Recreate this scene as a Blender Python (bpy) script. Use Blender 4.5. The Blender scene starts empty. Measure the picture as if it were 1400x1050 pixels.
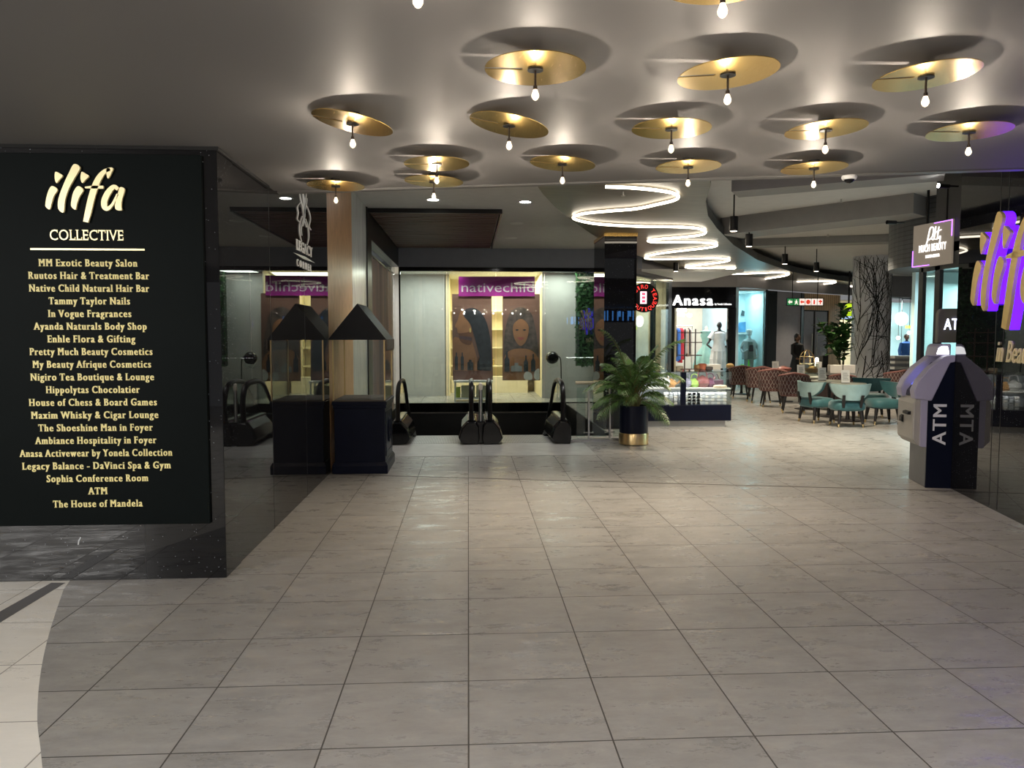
import bpy, bmesh, math, random
from mathutils import Vector, Matrix
from mathutils.geometry import tessellate_polygon
random.seed(7)
C = bpy.context.scene.collection
SC = bpy.context.scene
PI = math.pi

# ------------------------------------------------------------------ camera, world, exposure, big lights
CAM_H, FPX, PITCH, YAW = 1.68, 1051.0, math.radians(3.593), math.radians(3.26)
cam = bpy.data.cameras.new('camera'); cam_o = bpy.data.objects.new('camera', cam); C.objects.link(cam_o)
cam.sensor_width = 36; cam.lens = 36 * FPX / 1400; cam.clip_end = 200
cam_o.location = (0, 0, CAM_H); cam_o.rotation_euler = (PI / 2 - PITCH, 0, -YAW)
SC.camera = cam_o
SC.view_settings.view_transform = 'Standard'; SC.view_settings.look = 'None'
SC.view_settings.gamma = 1; SC.view_settings.use_curve_mapping = False
SC.view_settings.exposure = 0.0
w = bpy.data.worlds.new('world'); SC.world = w; w.use_nodes = True
w.node_tree.nodes['Background'].inputs[0].default_value = (0.95, 0.97, 1.0, 1)
w.node_tree.nodes['Background'].inputs[1].default_value = 0.22

def light(name, kind, loc, energy, color=(1, 1, 1), size=0.1, spot=None, blend=0.6, aim=None, size_y=None):
    l = bpy.data.lights.new(name, kind); l.energy = energy; l.color = color
    if kind == 'AREA':
        l.size = size
        if size_y: l.shape = 'RECTANGLE'; l.size_y = size_y
    else: l.shadow_soft_size = size
    if kind == 'SPOT': l.spot_size = math.radians(spot); l.spot_blend = blend
    o = bpy.data.objects.new(name, l); C.objects.link(o); o.location = loc
    if aim is not None:
        o.rotation_euler = (Vector(aim) - Vector(loc)).to_track_quat('-Z', 'Y').to_euler()
    return o
WARM = (1.0, 0.86, 0.70)
# the pendants behind the camera (the same lamps, out of frame) and broad fill lights added out of view
for x, y in ((-.65, 1.6), (.3, 1.6), (1.2, 1.6), (2.1, 1.6), (-.2, .7), (.75, .7), (1.65, .7), (2.55, .7)):
    light('pendant_bulb_light', 'POINT', (x, y, 2.74), 4, WARM, .03)
light('hall_fill_light', 'AREA', (0.8, 0.4, 2.92), 172, (.94, .96, 1), 7, aim=(0.8, 0.2001, 0), size_y=3)  # unseen area light added to brighten the near floor
light('sign_fill_light', 'AREA', (-7.2, -2.5, 2.4), 300, (1, .97, .93), 3, aim=(-2.4, 5.3, 1.5), size_y=1.4)  # unseen area light added to brighten the directory and other upright faces
light('left_fill_light', 'AREA', (-4.5, 2.4, 2.9), 75, (1, .97, .92), 2.5, aim=(-4.2, 3.2, 0))  # unseen area light added over the cream floor
for x, e in ((-.1, 290), (1.5, 450), (3.2, 360)):      # recessed downlights behind the edge of the lamp ceiling
    light('recessed_downlight', 'SPOT', (x, 8.0, 3.78), e, (1.0, .84, .64), .05, spot=76, blend=1.0, aim=(x, 7.4, 0))
for x, y, e in ((-.6, 11.9, 110), (.95, 11.9, 110)):
    light('downlight_and_fill', 'SPOT', (x, y, 3.77), e, (1, .97, .92), .06, spot=110, blend=.8, aim=(x, y, 0))
for x, y, e in ((4.6, 12.0, 620), (6.6, 12.9, 560), (6.2, 17.0, 560), (9.3, 17.6, 380), (8.2, 21.5, 380), (11.6, 24.2, 300), (4.4, 10.4, 230), (9.6, 17.4, 220), (12.6, 18.2, 200)):  # those by the branch column and grey shopfront are added to brighten them
    light('downlight_and_fill', 'SPOT', (x, y, 3.45), e, (1, .84, .62), .06, spot=100, blend=.8, aim=(x, y, 0))

# ------------------------------------------------------------------ where a photo point lies in the room
_F = Vector((math.sin(YAW) * math.cos(PITCH), math.cos(YAW) * math.cos(PITCH), -math.sin(PITCH)))
_R = Vector((math.cos(YAW), -math.sin(YAW), 0)); _U = _R.cross(_F)
def ray(px, py): return _F + _R * ((px - 700) / FPX) + _U * ((525 - py) / FPX)
def atY(px, py, Y): d = ray(px, py); return Vector((0, 0, CAM_H)) + d * (Y / d.y)
def atZ(px, py, z): d = ray(px, py); return Vector((0, 0, CAM_H)) + d * ((z - CAM_H) / d.z)
def atX(px, py, X): d = ray(px, py); return Vector((0, 0, CAM_H)) + d * (X / d.x)

# ------------------------------------------------------------------ materials
MATS = {}
def mat(name, col, rough=.5, metal=0., emit=None, estr=0., noise=0., nscale=6., bump=0., ior=1.5, alpha=1., trans=0., coat=0., spec=None):
    if name in MATS: return MATS[name]
    m = bpy.data.materials.new(name); m.use_nodes = True; MATS[name] = m
    nt = m.node_tree; b = nt.nodes['Principled BSDF']
    c = (*col, 1)
    b.inputs['Base Color'].default_value = c
    b.inputs['Roughness'].default_value = rough; b.inputs['Metallic'].default_value = metal; b.inputs['IOR'].default_value = ior
    b.inputs['Transmission Weight'].default_value = trans; b.inputs['Coat Weight'].default_value = coat
    b.inputs['Alpha'].default_value = alpha
    if spec is not None: b.inputs['Specular IOR Level'].default_value = spec
    if emit: b.inputs['Emission Color'].default_value = (*emit, 1); b.inputs['Emission Strength'].default_value = estr
    if noise or bump:
        tc = nt.nodes.new('ShaderNodeTexCoord'); n = nt.nodes.new('ShaderNodeTexNoise'); n.inputs['Scale'].default_value = nscale
        n.inputs['Detail'].default_value = 5
        nt.links.new(tc.outputs['Object'], n.inputs['Vector'])
        if noise:
            r = nt.nodes.new('ShaderNodeValToRGB')
            r.color_ramp.elements[0].position = .3; r.color_ramp.elements[1].position = .7
            r.color_ramp.elements[0].color = (*[v * (1 - noise) for v in col], 1); r.color_ramp.elements[1].color = (*[min(1, v * (1 + noise)) for v in col], 1)
            nt.links.new(n.outputs['Fac'], r.inputs['Fac']); nt.links.new(r.outputs['Color'], b.inputs['Base Color'])
        if bump:
            bp = nt.nodes.new('ShaderNodeBump'); bp.inputs['Strength'].default_value = bump; bp.inputs['Distance'].default_value = .01
            nt.links.new(n.outputs['Fac'], bp.inputs['Height']); nt.links.new(bp.outputs['Normal'], b.inputs['Normal'])
    return m
def nodes(m): nt = m.node_tree; return nt, nt.nodes, nt.links, nt.nodes['Principled BSDF']
def mathn(nt, op, a, b=None, c=None):
    n = nt.nodes.new('ShaderNodeMath'); n.operation = op
    for i, v in enumerate((a, b, c)):
        if v is None: continue
        if hasattr(v, 'links'): nt.links.new(v, n.inputs[i])
        else: n.inputs[i].default_value = v
    return n.outputs[0]
def mixc(nt, f, a, b):
    n = nt.nodes.new('ShaderNodeMix'); n.data_type = 'RGBA'
    for k, v in ((0, f), (6, a), (7, b)):
        if hasattr(v, 'links'): nt.links.new(v, n.inputs[k])
        else: n.inputs[k].default_value = v if k == 0 else (*v, 1)
    return n.outputs[2]

def tile_mat(name, col, grout, px, py, ox, oy, rough, gw=.0035, contrast=.27, warm=None):
    m = mat(name, col, rough); nt, N, L, b = nodes(m)
    g = N.new('ShaderNodeNewGeometry'); s = N.new('ShaderNodeSeparateXYZ'); L.new(g.outputs['Position'], s.inputs[0])
    def line(o, p, off):
        t = mathn(nt, 'DIVIDE', mathn(nt, 'SUBTRACT', o, off), p)
        fr = mathn(nt, 'FRACT', t)
        d = mathn(nt, 'MULTIPLY', mathn(nt, 'SUBTRACT', .5, mathn(nt, 'ABSOLUTE', mathn(nt, 'SUBTRACT', fr, .5))), p)
        return mathn(nt, 'LESS_THAN', d, gw), mathn(nt, 'FLOOR', t)
    lx, ix = line(s.outputs[0], px, ox); ly, iy = line(s.outputs[1], py, oy)
    gr = mathn(nt, 'MAXIMUM', lx, ly)
    cb = N.new('ShaderNodeCombineXYZ'); L.new(ix, cb.inputs[0]); L.new(iy, cb.inputs[1])
    wn = N.new('ShaderNodeTexWhiteNoise'); L.new(cb.outputs[0], wn.inputs['Vector'])
    # cloudy cement veins, shifted from tile to tile and drawn out along x
    mp = N.new('ShaderNodeMapping'); mp.inputs['Scale'].default_value = (1.1, 2.6, 1)
    va = N.new('ShaderNodeVectorMath'); va.operation = 'MULTIPLY_ADD'
    L.new(wn.outputs['Color'], va.inputs[0]); va.inputs[1].default_value = (9, 9, 0); L.new(g.outputs['Position'], va.inputs[2])
    L.new(va.outputs[0], mp.inputs['Vector'])
    n1 = N.new('ShaderNodeTexNoise'); n1.inputs['Scale'].default_value = 3.0; n1.inputs['Detail'].default_value = 12; n1.inputs['Roughness'].default_value = .76
    L.new(mp.outputs[0], n1.inputs['Vector'])
    r = N.new('ShaderNodeMapRange'); r.inputs[1].default_value = .3; r.inputs[2].default_value = .7
    r.inputs[3].default_value = 1 - contrast; r.inputs[4].default_value = 1 + contrast
    L.new(n1.outputs['Fac'], r.inputs[0])
    tv = mathn(nt, 'MULTIPLY_ADD', wn.outputs['Value'], .10, .95)
    vv = mathn(nt, 'MULTIPLY', r.outputs[0], tv)
    vm = N.new('ShaderNodeVectorMath'); vm.operation = 'SCALE'; vm.inputs[0].default_value = col; L.new(vv, vm.inputs['Scale'])
    L.new(mixc(nt, gr, vm.outputs[0], grout), b.inputs['Base Color'])
    n2 = N.new('ShaderNodeTexNoise'); n2.inputs['Scale'].default_value = 2.2; n2.inputs['Detail'].default_value = 12; n2.inputs['Roughness'].default_value = .78
    L.new(mp.outputs[0], n2.inputs['Vector'])
    rr = N.new('ShaderNodeMapRange'); rr.inputs[1].default_value = .44; rr.inputs[2].default_value = .62
    rr.inputs[3].default_value = rough + .1; rr.inputs[4].default_value = rough - .16
    L.new(n2.outputs['Fac'], rr.inputs[0])
    L.new(mathn(nt, 'MAXIMUM', rr.outputs[0], mathn(nt, 'MULTIPLY', gr, .8)), b.inputs['Roughness'])
    return m
FLOOR = tile_mat('grey_floor_tile', (.285, .275, .262), (.05, .045, .04), .6, .587, -.004, .135, .35, contrast=.20)
CREAM = tile_mat('cream_floor_tile', (.72, .69, .63), (.3, .28, .25), .6, .6, -2.33, .37, .35, contrast=.05)

def granite():
    m = mat('black_granite', (.005, .005, .006), .012, ior=1.52); nt, N, L, b = nodes(m)
    tc = N.new('ShaderNodeTexCoord'); v = N.new('ShaderNodeTexVoronoi'); v.inputs['Scale'].default_value = 75
    L.new(tc.outputs['Object'], v.inputs['Vector'])
    n = N.new('ShaderNodeTexNoise'); n.inputs['Scale'].default_value = 3; L.new(tc.outputs['Object'], n.inputs['Vector'])
    sel = N.new('ShaderNodeSeparateColor'); L.new(v.outputs['Color'], sel.inputs[0])
    f = mathn(nt, 'MULTIPLY', mathn(nt, 'LESS_THAN', v.outputs['Distance'], .2), mathn(nt, 'GREATER_THAN', sel.outputs[0], .93))
    f = mathn(nt, 'MULTIPLY', f, n.outputs['Fac'])
    L.new(mixc(nt, f, (.007, .007, .008), (.5, .55, .6)), b.inputs['Base Color'])
    return m
GRAN = granite()
def lamp_ceiling():
    m = mat('satin_grey_ceiling', (.165, .158, .156), .58, spec=.24); nt, N, L, b = nodes(m)
    tc = N.new('ShaderNodeTexCoord'); mp = N.new('ShaderNodeMapping'); mp.inputs['Scale'].default_value = (1.2, 40, 1)
    n = N.new('ShaderNodeTexNoise'); n.inputs['Scale'].default_value = 6; n.inputs['Detail'].default_value = 4
    L.new(tc.outputs['Object'], mp.inputs[0]); L.new(mp.outputs[0], n.inputs['Vector'])
    bp = N.new('ShaderNodeBump'); bp.inputs['Strength'].default_value = .06; bp.inputs['Distance'].default_value = .002
    L.new(n.outputs['Fac'], bp.inputs['Height']); L.new(bp.outputs[0], b.inputs['Normal'])
    return m
def stripes(name, c1, c2, axis, scale, rough=.45, width=.5, coord='Object', metal=0, bump=.3):
    m = mat(name, c1, rough, metal); nt, N, L, b = nodes(m)
    tc = N.new('ShaderNodeTexCoord'); s = N.new('ShaderNodeSeparateXYZ'); L.new(tc.outputs[coord], s.inputs[0])
    fr = mathn(nt, 'FRACT', mathn(nt, 'MULTIPLY', s.outputs[axis], scale)); f = mathn(nt, 'LESS_THAN', fr, width)
    n = N.new('ShaderNodeTexNoise'); n.inputs['Scale'].default_value = 4; n.inputs['Detail'].default_value = 6; L.new(tc.outputs[coord], n.inputs['Vector'])
    k = mathn(nt, 'MULTIPLY_ADD', n.outputs['Fac'], .8, .6)
    vm = N.new('ShaderNodeVectorMath'); vm.operation = 'SCALE'; L.new(mixc(nt, f, c2, c1), vm.inputs[0]); L.new(k, vm.inputs['Scale'])
    L.new(vm.outputs[0], b.inputs['Base Color'])
    bp = N.new('ShaderNodeBump'); bp.inputs['Strength'].default_value = bump; bp.inputs['Distance'].default_value = .01
    L.new(f, bp.inputs['Height']); L.new(bp.outputs[0], b.inputs['Normal'])
    return m
def grain(name, c1, c2, scale, rough=.35, wscale=3, dist=6, ior=1.5):
    m = mat(name, c1, rough, ior=ior); nt, N, L, b = nodes(m)
    tc = N.new('ShaderNodeTexCoord'); mp = N.new('ShaderNodeMapping'); mp.inputs['Scale'].default_value = scale
    L.new(tc.outputs['Object'], mp.inputs[0])
    n = N.new('ShaderNodeTexNoise'); n.inputs['Scale'].default_value = wscale; n.inputs['Detail'].default_value = 8; n.inputs['Distortion'].default_value = dist * .1
    L.new(mp.outputs[0], n.inputs['Vector'])
    r = N.new('ShaderNodeValToRGB'); r.color_ramp.elements[0].position = .32; r.color_ramp.elements[1].position = .68
    r.color_ramp.elements[0].color = (*c1, 1); r.color_ramp.elements[1].color = (*c2, 1)
    L.new(n.outputs['Fac'], r.inputs[0]); L.new(r.outputs[0], b.inputs['Base Color'])
    return m
def emis(name, col, s, base=None): return mat(name, base or col, .5, emit=col, estr=s)
def glass(name, tint=(.95, .98, .97), refl=1.0):
    if name in MATS: return MATS[name]
    m = bpy.data.materials.new(name); m.use_nodes = True; MATS[name] = m
    nt = m.node_tree; nt.nodes.remove(nt.nodes['Principled BSDF'])
    t = nt.nodes.new('ShaderNodeBsdfTransparent'); t.inputs[0].default_value = (*tint, 1)
    g = nt.nodes.new('ShaderNodeBsdfGlossy'); g.inputs['Roughness'].default_value = .01
    fr = nt.nodes.new('ShaderNodeFresnel'); gm = nt.nodes.new('ShaderNodeNewGeometry'); nt.links.new(mathn(nt, 'MULTIPLY_ADD', gm.outputs['Backfacing'], -.8333, 1.5), fr.inputs[0])
    mx = nt.nodes.new('ShaderNodeMixShader'); k = mathn(nt, 'MULTIPLY', fr.outputs[0], refl)
    nt.links.new(k, mx.inputs[0]); nt.links.new(t.outputs[0], mx.inputs[1]); nt.links.new(g.outputs[0], mx.inputs[2])
    nt.links.new(mx.outputs[0], nt.nodes['Material Output'].inputs[0])
    return m
GLASS = glass('clear_glass'); GLASSG = glass('green_tinted_glass', (.86, .93, .90), 1.2)
BLACK = mat('satin_black', (.008, .008, .009), .35, spec=.3)
BLACKG = mat('gloss_black', (.005, .005, .006), .08, spec=.4)
NAVY = mat('navy_paint', (.0035, .0055, .018), .35, noise=.1, spec=.2)
GOLD = mat('brushed_gold', (.80, .52, .16), .2, 1.0, noise=.06, nscale=30)
GOLDL = mat('pale_gold_lettering', (1.0, .84, .48), .35, .35, noise=.05)
BRASS = mat('brass', (.75, .56, .28), .3, 1.0, noise=.05)
STEEL = mat('brushed_steel', (.55, .54, .52), .28, 1.0, noise=.08, nscale=20)
CHROME = mat('chrome', (.8, .8, .8), .08, 1.0, noise=.02)
WHITE = mat('white_paint', (.8, .8, .78), .5, noise=.04)
GREYC = mat('upper_ceiling_grey', (.60, .59, .58), .6, noise=.04)
WHITEL = emis('white_letter_glow', (1, .98, .95), 1.25)
RUBBER = mat('black_rubber', (.006, .006, .007), .3, noise=.1, spec=.3)

# ------------------------------------------------------------------ mesh helpers
class MB:
    def __init__(s): s.bm = bmesh.new()
    def poly(s, pts):
        vs = [s.bm.verts.new(p) for p in pts]
        try: return s.bm.faces.new(vs)
        except ValueError: return None
    def box(s, a, b):
        (x0, y0, z0), (x1, y1, z1) = a, b
        return s.hexa([(x0, y0, z0), (x1, y0, z0), (x1, y1, z0), (x0, y1, z0)], [(x0, y0, z1), (x1, y0, z1), (x1, y1, z1), (x0, y1, z1)])
    def hexa(s, bot, top):
        n = len(bot)
        vb = [s.bm.verts.new(p) for p in bot]; vt = [s.bm.verts.new(p) for p in top]
        for i in range(n):
            j = (i + 1) % n; s.bm.faces.new((vb[i], vb[j], vt[j], vt[i]))
        s.bm.faces.new(vb[::-1]); s.bm.faces.new(vt); return s
    def prism(s, pts2, fn, d0, d1, side_mi=None):
        """a flat outline (may be concave) given depth; fn(u, v, d) -> point"""
        n = len(pts2)
        a = [s.bm.verts.new(fn(u, v, d0)) for u, v in pts2]; b = [s.bm.verts.new(fn(u, v, d1)) for u, v in pts2]
        for t in tessellate_polygon([[Vector((u, v, 0)) for u, v in pts2]]):
            if len(set(t)) < 3: continue
            s.bm.faces.new([a[i] for i in t]); s.bm.faces.new([b[i] for i in t][::-1])
        for i in range(n):
            j = (i + 1) % n
            f = s.bm.faces.new((a[i], b[i], b[j], a[j]))
            if side_mi is not None: f.material_index = side_mi
        return s
    def flat(s, pts):
        """one flat outline of 3-D points in a horizontal plane, may be concave"""
        vs = [s.bm.verts.new(p) for p in pts]
        for t in tessellate_polygon([[Vector((p[0], p[1], 0)) for p in pts]]): s.bm.faces.new([vs[i] for i in t])
        return s
    def cyl(s, p0, p1, r0, r1=None, n=16, cap=True):
        p0, p1 = Vector(p0), Vector(p1); r1 = r0 if r1 is None else r1
        d = (p1 - p0).normalized(); a = d.orthogonal().normalized(); b = d.cross(a)
        q = [[s.bm.verts.new(p + (a * math.cos(2 * PI * k / n) + b * math.sin(2 * PI * k / n)) * r) for k in range(n)] for p, r in ((p0, r0), (p1, r1))]
        for k in range(n):
            j = (k + 1) % n; s.bm.faces.new((q[0][k], q[0][j], q[1][j], q[1][k]))
        if cap: s.bm.faces.new(q[0][::-1]); s.bm.faces.new(q[1])
        return s
    def lathe(s, prof, c=(0, 0, 0), n=24, cap=True, sx=1, sy=1):
        rings = [[s.bm.verts.new((c[0] + sx * r * math.cos(2 * PI * k / n), c[1] + sy * r * math.sin(2 * PI * k / n), c[2] + z)) for k in range(n)] for r, z in prof]
        for A, B in zip(rings, rings[1:]):
            for k in range(n):
                j = (k + 1) % n; s.bm.faces.new((A[k], A[j], B[j], B[k]))
        if cap: s.bm.faces.new(rings[0][::-1]); s.bm.faces.new(rings[-1])
        return s
    def tube(s, pts, r, n=8, closed=False, rr=None, flat=1.0):
        pts = [Vector(p) for p in pts]; rings = []; up = None; N = len(pts)
        for i, p in enumerate(pts):
            t = (pts[(i + 1) % N] - pts[i - 1]) if closed else (pts[min(i + 1, N - 1)] - pts[max(i - 1, 0)])
            t.normalize()
            if up is None: up = t.orthogonal().normalized()
            up = (up - t * up.dot(t)).normalized(); b = t.cross(up)
            q = rr[i] if rr else r
            rings.append([s.bm.verts.new(p + (up * math.cos(2 * PI * k / n) + b * math.sin(2 * PI * k / n) * flat) * q) for k in range(n)])
        for i in range(N if closed else N - 1):
            A, B = rings[i], rings[(i + 1) % N]
            for k in range(n):
                j = (k + 1) % n; s.bm.faces.new((A[k], A[j], B[j], B[k]))
        if not closed: s.bm.faces.new(rings[0][::-1]); s.bm.faces.new(rings[-1])
        return s
    def ball(s, c, r, n=12, sx=1, sy=1, sz=1):
        m = max(6, n // 2)
        prof = [(r * max(.02, math.sin(PI * i / m)), -r * sz * math.cos(PI * i / m)) for i in range(m + 1)]
        return s.lathe(prof, c, n, True, sx, sy)
    def build(s, name, m, parent=None, smooth=False, bevel=0., world=False, norm=True, segs=2):
        bm = s.bm
        if norm: bmesh.ops.recalc_face_normals(bm, faces=bm.faces)
        me = bpy.data.meshes.new(name)
        if world and parent is not None:
            inv = (Matrix.Translation(parent.location) @ parent.rotation_euler.to_matrix().to_4x4()).inverted()
            bm.transform(inv)
        bm.to_mesh(me); bm.free()
        for mm in (m if isinstance(m, (list, tuple)) else [m]): me.materials.append(mm)
        if smooth:
            for p in me.polygons: p.use_smooth = True
            try: me.set_sharp_from_angle(angle=math.radians(40))
            except Exception: pass
        o = bpy.data.objects.new(name, me); C.objects.link(o)
        if parent is not None: o.parent = parent
        if bevel:
            bv = o.modifiers.new('bevel', 'BEVEL'); bv.width = bevel; bv.segments = segs; bv.limit_method = 'ANGLE'
        return o
def tag(o, label=None, cat=None, group=None, kind=None):
    if label: o['label'] = label
    if cat: o['category'] = cat
    if group: o['group'] = group
    if kind: o['kind'] = kind
    return o
def thing(name, label, cat, loc=(0, 0, 0), rz=0., group=None):
    o = bpy.data.objects.new(name, None); o.empty_display_size = .1; C.objects.link(o)
    o.location = loc; o.rotation_euler = (0, 0, rz); return tag(o, label, cat, group)
def struct(name, mb, m, label=None, **k):
    o = mb.build(name, m, **k); o['kind'] = 'structure'; o['category'] = name.split('_')[0]
    o['label'] = label or name.replace('_', ' ')
    return o
def copy_tree(o, loc=None, rz=None, label=None, parent=None, group=None):
    c = o.copy(); C.objects.link(c)
    if parent is not None: c.parent = parent
    if loc is not None: c.location = loc
    if rz is not None: c.rotation_euler = (0, 0, rz)
    if label: c['label'] = label
    if group: c['group'] = group
    for ch in o.children: copy_tree(ch, parent=c)
    return c
def bx(a, b): return MB().box(a, b)
def catmull(pts, k=6, closed=False):
    pts = [Vector(p) for p in pts]; n = len(pts); out = []
    for i in range(n if closed else n - 1):
        g = (lambda j: pts[j % n]) if closed else (lambda j: pts[max(0, min(n - 1, j))])
        a, b, c, d = g(i - 1), g(i), g(i + 1), g(i + 2)
        for q in range(k):
            t = q / k
            out.append(.5 * ((2 * b) + (c - a) * t + (2 * a - 5 * b + 4 * c - d) * t * t + (3 * b - a - 3 * c + d) * t ** 3))
    if not closed: out.append(pts[-1])
    return out
def ribbon(path, k=5):
    """brush stroke: (x, y, width) points -> outline"""
    P = catmull([Vector(p) for p in path], k); L, R = [], []
    for i, p in enumerate(P):
        t = P[min(i + 1, len(P) - 1)] - P[max(i - 1, 0)]; t = Vector((t.x, t.y)).normalized() if Vector((t.x, t.y)).length else Vector((1, 0))
        nrm = Vector((-t.y, t.x)) * (p.z / 2)
        L.append((p.x + nrm.x, p.y + nrm.y)); R.append((p.x - nrm.x, p.y - nrm.y))
    return L + R[::-1]

# ------------------------------------------------------------------ lettering
_G = {}
def _fontmesh(s):
    cu = bpy.data.curves.new('t', 'FONT'); cu.body = s; cu.size = 1; cu.resolution_u = 3
    o = bpy.data.objects.new('t', cu); me = bpy.data.meshes.new_from_object(o)
    v = [(p.co.x, p.co.y) for p in me.vertices]; f = [list(p.vertices) for p in me.polygons]
    bpy.data.objects.remove(o); bpy.data.curves.remove(cu); bpy.data.meshes.remove(me)
    return v, f
def glyph(ch):
    if ch in _G: return _G[ch]
    v, f = _fontmesh(ch) if ch != ' ' else ([], [])
    wd = lambda q: max(p[0] for p in _fontmesh(q)[0])
    adv = wd('H' + ch + 'H') - wd('HH')
    _G[ch] = (v, f, adv); return _G[ch]
# where the serifs of a letter sit: l/c/r = left, centre, right stem; b/x/t = baseline, x-height, cap line, a = ascender, d = descender
SERIF = {'A': 'lb rb', 'B': 'lb lt', 'C': 'rT', 'D': 'lb lt', 'E': 'lb lt rT rB', 'F': 'lb lt rT', 'G': 'rT', 'H': 'lb lt rb rt', 'I': 'cb ct', 'L': 'lb lt rB', 'M': 'lb lt rb rt',
         'N': 'lb lt rt', 'P': 'lb lt', 'R': 'lb lt rb', 'S': 'rT lB', 'T': 'cb lK rK', 'V': 'lt rt', 'W': 'lt rt', 'Y': 'lt rt cb', 'Z': '', 'b': 'la', 'd': 'ra rb', 'f': 'lb', 'h': 'la lb rb',
         'i': 'cx cb', 'k': 'la lb rb', 'l': 'ca cb', 'm': 'lx lb cb rb', 'n': 'lx lb rb', 'p': 'lx ld', 'q': 'rd', 'r': 'lx lb', 'u': 'lx rx rb', 'v': 'lx rx', 'w': 'lx rx', 'x': 'lx rx lb rb', 'y': 'lx rx', 'a': 'rb', 't': ''}
def text2d(s, fat=0., serif=False, track=0.):
    """lettering as flat polygons in em units: list of (verts, faces); returns polys, width"""
    out = []; x = 0.
    cap = max(p[1] for p in glyph('H')[0]); xh = max(p[1] for p in glyph('x')[0]); asc = max(p[1] for p in glyph('l')[0]); dsc = min(p[1] for p in glyph('p')[0])
    lv = {'b': 0, 'x': xh, 't': cap, 'a': asc, 'd': dsc}
    for ch in s:
        v, f, adv = glyph(ch); gap = fat * 1.5
        if v:
            x0, x1 = min(p[0] for p in v), max(p[0] for p in v)
            for dx in ((0,) if not fat else (-fat, -fat / 3, fat / 3, fat)): out.append(([(p[0] + x + dx + fat, p[1]) for p in v], f, len(out) % 7))
            if serif:
                st = .045 + fat; sw = st + .075; th = .032
                for code in SERIF.get(ch, '').split():
                    cx = {'l': x0 + st * .8, 'c': (x0 + x1) / 2, 'r': x1 - st * .8}[code[0]] + x + fat
                    k = code[1]
                    if k in 'TBK':
                        yy = 0 if k == 'B' else cap; s_ = 1 if k == 'B' else -1
                        ex = x + fat + ((x1 + fat - .02) if code[0] == 'r' else (x0 - fat + .02))
                        q = [(ex - .02, yy), (ex + .02, yy), (ex + .02, yy + s_ * .2), (ex - .02, yy + s_ * .2)]
                    else:
                        y = lv[k]; s_ = 1 if k in 'bd' else -1
                        half = ch in 'bdhklpnmruij' and k in 'xa'
                        q = [(cx - sw, y), (cx + (st * .8 if half else sw), y), (cx + (st * .8 if half else sw), y + s_ * th), (cx - sw, y + s_ * th)]
                    out.append((q, [[0, 1, 2, 3]], len(out) % 7 + .5))
        x += adv + 2 * gap * (1 if ch != ' ' else .3) + track
    return out, x
def letter(mb, s, fn, height, width=None, align='c', depth=.003, fat=0., serif=False, track=0., mi=0):
    """adds lettering: fn(u, v, d) maps metres on the sign to the place; height = cap height"""
    polys, W = text2d(s, fat, serif, track)
    cap = max(p[1] for p in glyph('H')[0]); sy = height / cap; sx = sy if width is None else width / W
    off = {'c': -W / 2, 'l': 0, 'r': -W}[align]
    for v, f, ly in polys:
        dp = depth + ly * min(.0004, depth * .06)
        a = [mb.bm.verts.new(fn((x + off) * sx, y * sy, dp)) for x, y in v]
        cnt = {}
        for q in f:
            try: mb.bm.faces.new([a[i] for i in q]).material_index = mi
            except ValueError: continue
            for i in range(len(q)):
                e = (q[i], q[(i + 1) % len(q)]); cnt[e] = 1
        b = [mb.bm.verts.new(fn((x + off) * sx, y * sy, 0)) for x, y in v]
        for (i, j) in cnt:
            if (j, i) not in cnt:
                try: mb.bm.faces.new((a[i], a[j], b[j], b[i])).material_index = mi
                except ValueError: pass
    return mb
# the brush-script wordmark, in units of 1/1050 of its tracing square (y down)
LOGO = [
    catmull([(210, 195), (250, 208), (285, 235), (250, 275), (222, 308), (204, 262)], 4, True),
    catmull([(180, 338), (232, 375), (195, 440), (170, 520), (152, 577), (112, 550), (110, 510), (125, 430), (150, 365)], 4, True),
    catmull([(400, 115), (462, 152), (410, 250), (350, 360), (310, 480), (293, 607), (245, 580), (235, 520), (250, 440), (290, 330), (345, 210)], 4, True),
    catmull([(478, 195), (518, 212), (552, 238), (518, 275), (486, 308), (467, 260)], 4, True),
    catmull([(440, 340), (495, 378), (455, 450), (430, 520), (415, 580), (372, 545), (375, 480), (395, 400)], 4, True),
    [Vector(p) for p in ribbon([(519, 706, 52), (545, 600, 64), (575, 470, 66), (612, 350, 66), (655, 255, 58), (712, 190, 44), (768, 168, 30)])],
    catmull([(735, 160), (798, 155), (775, 220), (748, 262), (733, 225)], 4, True),
    [Vector(p) for p in ribbon([(512, 353, 14), (580, 350, 28), (640, 350, 30), (700, 350, 30)])],
    [Vector(p) for p in ribbon([(850, 372, 34), (808, 346, 44), (755, 395, 58), (712, 480, 62), (712, 548, 58), (745, 570, 40), (795, 520, 26), (846, 420, 22)])],
    catmull([(872, 350), (918, 372), (892, 470), (882, 545), (888, 585), (838, 584), (818, 550), (833, 470), (855, 390)], 4, True)]

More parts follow.
